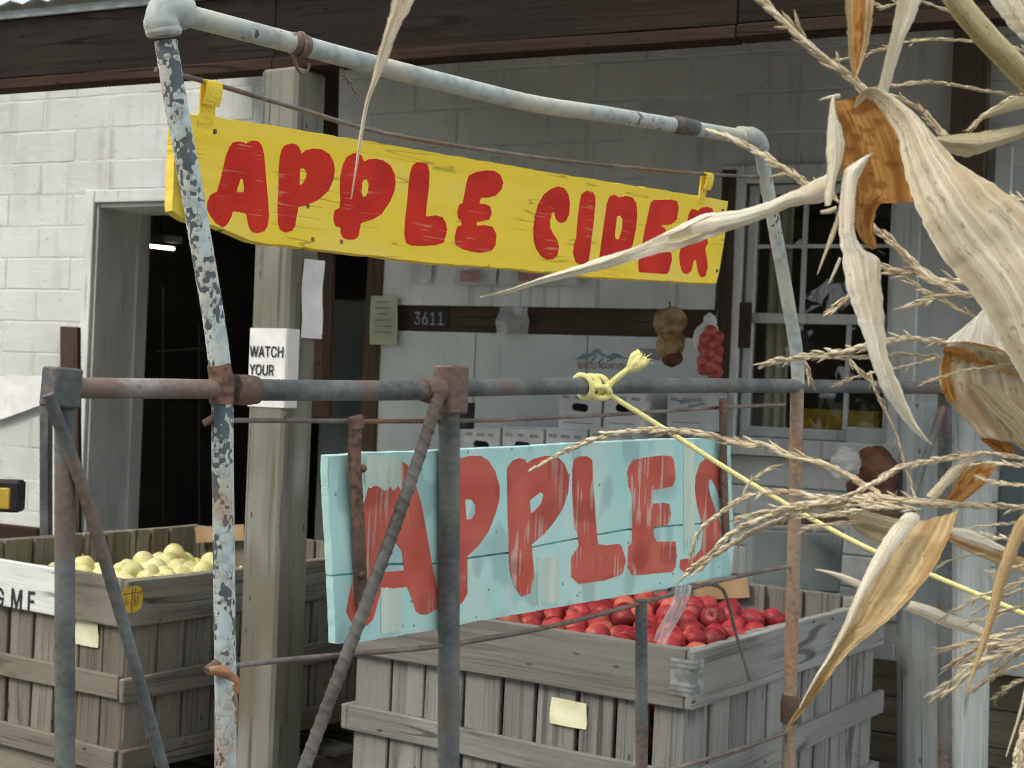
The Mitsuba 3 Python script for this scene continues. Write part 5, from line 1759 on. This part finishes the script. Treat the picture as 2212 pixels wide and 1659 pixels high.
# tassel branches of the first stalk
ts(CORN1, '1884 214 1830 162 1760 108 1700 50 1655 10 1610 -30', 1.19, [30, 36, 32, 28, 24], 1, spread=.8)
ts(CORN1, '1812 436 1780 414 1741 395 1690 362 1640 330 1590 305 1560 292 1531 283', [1.24, 1.27], [24, 26, 24, 20, 14], 2, spread=.8)
ts(CORN1, '2240 118 2160 96 2119 90 2034 85 1954 92 1919 102 1871 117 1806 130', 1.25, [9, 10, 10, 7], 3, spread=.6, dens=.8)
ts(CORN1, '2230 208 2150 200 2059 183 2009 178 1924 186 1874 195', 1.24, [8, 11, 10, 8], 4, spread=.7, dens=.8)
ts(CORN1, '2110 50 2084 40 2034 18 1991 5 1936 8 1909 15 1886 6', 1.235, [8, 10, 10], 5, spread=.6, dens=.8)
ts(CORN1, '2066 330 2040 292 2010 262 1985 234 1928 206', 1.30, [20, 22, 14, 8], 6, dens=.9)
ts(CORN1, '2240 196 2190 210 2150 232 2118 256 2094 282', 1.30, [10, 14, 12], 7)

# ---- second stalk
obj('stalk', tube(path([at(2330, 250, 1.36), at(2310, 620, 1.36), at(2330, 1000, 1.37), at(2350, 1659, 1.38), at(2352, 1659, 1.38) * [1, 1, 0]], 50), np.linspace(.010, .014, 50), 16), 'mat_stalk', CORN2, smooth=True)
lf(CORN2, 'mat_leaf_white', [(2148, 652, 2136, 655), (2166, 690, 2092, 696), (2186, 726, 2068, 716), (2204, 760, 2050, 730), (2220, 786, 2042, 735)], [1.30, 1.285, 1.28], 'pale top of the folded drooping leaf', bulge=.012, ripple=.002, seed=20, m=21)
lf(CORN2, 'mat_leaf_orange', [(2044, 737, 2038, 764), (2070, 726, 2062, 774), (2104, 726, 2100, 786), (2150, 744, 2148, 800), (2212, 776, 2214, 822), (2250, 800, 2250, 850)], 1.297, 'orange-brown hollow under the folded leaf', bulge=-.004, seed=24, n=40)
lf(CORN2, 'mat_leaf_orange', [(2040, 760, 2058, 764), (2032, 800, 2054, 804), (2034, 840, 2062, 846), (2050, 866, 2070, 866)], 1.299, 'brown streaked edge of the folded leaf', bulge=.001, seed=25, n=30)
lf(CORN2, 'mat_leaf_dusky', [(2042, 736, 2230, 786), (2034, 770, 2260, 800), (2026, 810, 2290, 840), (2029, 840, 2300, 880), (2059, 882, 2310, 920), (2090, 914, 2310, 950), (2124, 944, 2300, 975), (2180, 954, 2280, 985), (2210, 972, 2240, 990)], 1.305, 'broad drooping blade of the folded leaf', bulge=.006, ripple=.004, seed=21, n=80, m=27, ribs=.0009)
lf(CORN2, 'mat_leaf_olive', [(2084, 832, 2150, 830), (2130, 880, 2190, 868), (2176, 925, 2230, 910), (2212, 966, 2250, 950)], 1.292, bulge=.003, seed=22, n=30)
lf(CORN2, 'mat_leaf_orange', [(2116, 944, 2122, 946), (2128, 958, 2176, 956), (2146, 972, 2196, 974), (2166, 980, 2190, 984)], 1.318, bulge=-.003, seed=23, n=20)
ts(CORN2, '2250 790 2204 777 2109 752 2034 738 1971 733 1909 738 1846 755 1769 767 1700 776 1643 788', [1.28, 1.32], [14, 18, 20, 20, 15], 10)
ts(CORN2, '2040 772 2019 770 1960 766 1914 768 1850 772 1769 770', 1.31, [10, 13, 12], 11, spread=.8)
ts(CORN2, '1830 768 1846 790 1866 810 1886 828', 1.33, [12, 13, 9], 12, ln=1.3)
ts(CORN2, '1730 770 1742 790 1746 806 1752 826', 1.34, [12, 13, 9], 13, ln=1.3)
ts(CORN2, '1905 798 1876 807 1840 818 1809 830', 1.34, [9, 10, 6], 14, dens=.8)
ts(CORN2, '2040 772 2009 777 1970 788 1924 797', 1.33, [8, 9, 6], 15, dens=.8)
ts(CORN2, '2250 782 2212 785 2140 794 2084 800 2040 813 1994 828', 1.29, [9, 11, 8], 16, dens=.8)
ts(CORN2, '2086 640 2040 618 2010 602 1970 565 1930 525 1894 498', 1.33, [22, 30, 28, 22], 17)
ts(CORN2, '2150 626 2124 622 2080 610 2034 606 1990 590 1950 588 1900 574', 1.34, [12, 20, 26, 30, 24], 18, ln=1.2)
ts(CORN2, '2180 636 2129 635 2080 634 2034 640 1990 652 1955 664', 1.32, [10, 14, 16, 14], 19, ln=1.3)
ts(CORN2, '2110 686 2084 675 2040 652 2000 630 1966 610', 1.33, [10, 14, 14], 20, ln=1.2)
ts(CORN2, '1836 632 1826 645 1812 660 1800 668', 1.25, [16, 16, 10], 21, ln=1.3)
ts(CORN2, '1880 800 1890 840 1916 895 1936 940 1951 990 1976 1072', 1.36, [8, 10, 9, 8], 22, spread=.5)
# ---- third stalk
obj('stalk', tube(path([at(2420, 1040, 1.20), at(2400, 1250, 1.2), at(2390, 1659, 1.2), at(2388, 1659, 1.2) * [1, 1, 0]], 40), np.linspace(.010, .014, 40), 16), 'mat_stalk', CORN3, smooth=True)
lf(CORN3, 'mat_leaf_tan', [(1951, 1118, 2071, 1098), (1906, 1169, 2048, 1168), (1871, 1239, 2008, 1242), (1846, 1296, 1950, 1310), (1821, 1354, 1886, 1366), (1796, 1404, 1832, 1412), (1768, 1452, 1786, 1470), (1730, 1520, 1740, 1530), (1696, 1578, 1697, 1580)], [1.24, 1.20, 1.17, 1.17, 1.19], 'long pointed orange-tan leaf', bulge=-.010, ripple=.003, seed=30, n=90, m=25, fold=.04, ribs=.0008)
lf(CORN3, 'mat_leaf_white', [(1956, 1108, 1990, 1120), (1906, 1166, 1946, 1176), (1868, 1240, 1896, 1244), (1842, 1298, 1862, 1300), (1818, 1356, 1832, 1360), (1792, 1408, 1800, 1412), (1764, 1456, 1768, 1462), (1728, 1524, 1730, 1526)], [1.222, 1.185, 1.158, 1.160, 1.180], 'white curled edge of the orange-tan leaf', bulge=.004, ripple=.0012, seed=31, n=80, m=11)
lf(CORN3, 'mat_leaf_cream', [(2098, 986, 2112, 996), (2060, 1004, 2078, 1020), (2030, 1036, 2050, 1050), (2000, 1070, 2022, 1082)], 1.25, bulge=.004, ripple=.001, seed=32, n=40)
lf(CORN3, 'mat_leaf_orange', [(2110, 996, 2160, 1000), (2076, 1020, 2146, 1020), (2060, 1044, 2128, 1046), (2050, 1066, 2100, 1070), (2040, 1080, 2080, 1086)], 1.262, 'orange inner fold above the long leaf', bulge=-.004, seed=33, n=30)
lf(CORN3, 'mat_leaf_cream', [(1790, 1096, 1792, 1104), (1830, 1098, 1828, 1118), (1880, 1106, 1876, 1130), (1930, 1118, 1922, 1142), (1980, 1132, 1970, 1150)], 1.29, bulge=.003, seed=34, n=36)
lf(CORN3, 'mat_leaf_olive', [(1830, 1112, 1834, 1130), (1876, 1128, 1872, 1164), (1918, 1142, 1904, 1178), (1960, 1152, 1950, 1176)], 1.30, bulge=.002, seed=35, n=30)
lf(CORN3, 'mat_leaf_white', [(2052, 1138, 2050, 1152), (2082, 1140, 2074, 1166), (2120, 1154, 2112, 1178), (2160, 1176, 2154, 1190), (2196, 1194, 2194, 1198)], 1.27, bulge=.003, seed=36, n=36)
lf(CORN3, 'mat_leaf_tan', [(2046, 1154, 2044, 1166), (2084, 1168, 2078, 1186), (2130, 1184, 2122, 1206), (2176, 1196, 2172, 1226), (2240, 1206, 2240, 1250)], 1.28, bulge=.003, ripple=.002, seed=37, n=40)
lf(CORN3, 'mat_leaf_white', [(1760, 1229, 1761, 1231), (1800, 1234, 1797, 1244), (1840, 1246, 1834, 1262), (1872, 1260, 1862, 1276)], 1.25, bulge=.002, seed=38, n=30, m=9)
lf(CORN3, 'mat_leaf_white', [(1968, 1296, 1950, 1316), (2010, 1308, 1996, 1336), (2050, 1326, 2040, 1354), (2090, 1340, 2080, 1366), (2128, 1358, 2118, 1380)], 1.27, bulge=.004, ripple=.001, seed=39, n=40)
lf(CORN3, 'mat_leaf_tan', [(2240, 1096, 2270, 1120), (2196, 1122, 2220, 1150), (2172, 1180, 2198, 1196), (2148, 1250, 2174, 1262), (2134, 1320, 2154, 1326), (2118, 1380, 2134, 1384), (2098, 1450, 2106, 1452), (2084, 1494, 2087, 1495)], [1.18, 1.2], bulge=.003, ripple=.0012, seed=40, fold=.12, n=60)
lf(CORN3, 'mat_leaf_cream', [(2216, 1470, 2224, 1474), (2200, 1540, 2206, 1542), (2182, 1600, 2186, 1602), (2172, 1634, 2174, 1635)], 1.2, bulge=.001, seed=41, n=24, m=7)
ts(CORN3, '2060 1090 1990 1088 1921 1077 1871 1050 1784 1004 1699 982 1660 964 1606 960 1531 940 1431 929 1356 931 1256 959 1200 985 1151 1014', [1.26, 1.34, 1.40], [16, 22, 26, 28, 24, 20, 10], 30, spread=.7, ln=.9)
ts(CORN3, '2240 992 2212 990 2134 980 2046 990 1946 1010 1884 1045 1839 1068 1800 1080', 1.245, [12, 16, 18, 14], 31, spread=.8)
ts(CORN3, '2240 1098 2160 1094 2056 1090 1906 1076 1781 1076 1706 1062 1626 1068 1556 1109 1506 1154 1492 1212', [1.25, 1.3, 1.34], [16, 22, 22, 18, 14, 12], 32, spread=.8)
ts(CORN3, '2010 1086 1956 1084 1831 1080 1731 1092 1656 1117 1586 1149 1531 1199 1476 1246', [1.26, 1.33], [18, 22, 20, 18, 12], 33, spread=.8)
ts(CORN3, '1900 1086 1830 1092 1756 1096 1681 1125 1606 1160 1556 1192 1496 1242', [1.27, 1.34], [14, 20, 18, 12], 34, spread=.9)
ts(CORN3, '1960 1078 1860 1080 1781 1086 1681 1100 1640 1108 1601 1120', 1.29, [16, 20, 18, 14], 35, spread=.7)
ts(CORN3, '1606 1072 1620 1040 1641 1025 1660 1014 1691 1004', 1.33, [8, 9, 7], 36, spread=.6)
ts(CORN3, '1880 1124 1831 1128 1786 1134 1741 1142', 1.29, [8, 11, 8], 37, ln=1.2)
ts(CORN3, '2240 1126 2189 1130 2150 1134 2104 1138', 1.26, [6, 8, 6], 38, dens=.7)
ts(CORN3, '2130 1196 2084 1200 2050 1212 2021 1228', 1.26, [5, 7, 5], 39, dens=.7)
for i, (p, w) in enumerate((('2260 1340 2212 1356 2134 1379 2069 1394 2024 1410', 11), ('2270 1350 2212 1375 2121 1399 2079 1421 2046 1442', 11), ('2270 1370 2212 1394 2121 1429 2094 1439 2059 1469 2021 1495', 11), ('2240 1386 2159 1419 2109 1444 2059 1489 2021 1510', 10), ('2260 1230 2212 1254 2159 1274 2109 1291 2069 1316 2039 1337', 9), ('2270 1290 2212 1306 2134 1334 2094 1346', 8), ('2260 1390 2212 1404 2170 1436 2141 1460', 10), ('2250 1376 2180 1392 2120 1412 2082 1436', 9))):
    ts(CORN3, p, [1.2, 1.24], [w * .8, w * 1.3, w], 50 + i, ln=1.5, dens=.75, spread=1.3)
for i, (p, w) in enumerate((('2250 1012 2190 1004 2130 1000 2084 1012', 9), ('2250 1052 2196 1048 2140 1040 2110 1030', 8), ('2250 1160 2200 1166 2150 1160 2118 1150', 7), ('2260 1424 2196 1440 2136 1468 2092 1502', 9), ('2250 1460 2206 1470 2170 1490 2146 1512', 8), ('2250 1260 2190 1280 2140 1302 2100 1330', 7), ('2250 440 2200 428 2150 420 2104 424', 8), ('2250 1216 2190 1226 2130 1246', 7), ('1990 1100 1930 1096 1870 1100 1800 1112 1740 1116', 12))):
    ts(CORN3 if i != 6 else CORN2, p, [1.19, 1.25], [w * .8, w * 1.25, w * .7], 90 + i, ln=1.2, spread=1.2)
# ---- the single leaf tip in front of the sign
lf(CORN4, 'mat_leaf_cream', [(866, -150, 930, -140), (856, -60, 910, -54), (845, 0, 894, 4), (828, 70, 858, 76), (812, 130, 836, 136), (800, 180, 812, 184), (788, 222, 797, 224), (776, 290, 784, 292), (767, 360, 772, 361), (758, 428, 760, 429)], [1.58, 1.62, 1.66], bulge=.004, ripple=.001, seed=60, fold=-.2, n=80)
for i, (p, w) in enumerate((('2230 1500 2216 1560 2204 1620 2206 1700', 34), ('2250 1520 2236 1600 2226 1700', 34), ('2206 1590 2196 1640 2194 1710', 26))):
    ts(CORN3, p, 1.22, [w * .5, w, w], 70 + i, ln=.7, dens=1.3)

# ------------------------------------------------------------------ trees across the yard, behind the camera: what the window mirrors and what shades the porch
def crown(seed, n=2600, R=(2.6, 2.6, 3.2)):
    r = np.random.RandomState(seed)
    cl = r.normal(size=(26, 3)); cl /= np.linalg.norm(cl, axis=1, keepdims=True)
    cl = cl * (r.uniform(.35, .95, (26, 1))) * R
    vs, fs, uvs = [], [], []
    for i in range(n):
        c = cl[r.randint(26)] + r.normal(size=3) * .55
        a = r.normal(size=3); a /= np.linalg.norm(a)
        b = np.cross(a, r.normal(size=3)); b /= np.linalg.norm(b)
        s = r.uniform(.16, .34)
        vs.append(np.array([c - a * s, c - b * s * .5, c + a * s, c + b * s * .5]))
        fs.append(np.array([[0, 1, 2], [0, 2, 3]]) + 4 * i)
        uvs.append(np.full((4, 2), [i + .5, .5]))
    return np.vstack(vs), np.vstack(fs), np.vstack(uvs)


crowns = [shape(crown(s), 'mat_foliage') for s in (1, 2)]
trunk = shape(tube(path([[0, 0, 0], [.1, .05, 2.5], [0, .1, 5.5]], 10), np.linspace(.26, .10, 10), 10), 'mat_bark', True)
rt = np.random.RandomState(4)
TREES = [(-7.0, -9, 1.35), (-2.5, -10, 1.2), (2.5, -14, .8), (8, -13, .7), (-10.5, -6, 1.25), (-4.5, -14, 1.5), (-11, -11, 1.5)]
side = ['at the far left', 'second from the left', 'in the middle', 'right of the middle', 'small at the left side', 'tall in the second row', 'tall at the back left corner']
for (x, y, s), w in zip(TREES, side):
    K = thing('tree', f'leafy green tree behind the camera, {w}', 'tree', 'trees across the yard behind the camera')
    a = rt.uniform(0, 6.28)
    M = np.eye(4); M[:3, :3] = s * np.array([[math.cos(a), -math.sin(a), 0], [math.sin(a), math.cos(a), 0], [0, 0, 1]]); M[:3, 3] = [x, y, 0]
    reuse('trunk', trunk, M, K)
    M = M.copy(); M[2, 3] = 3.6 * s
    reuse('crown', crowns[rt.randint(2)], M, K)
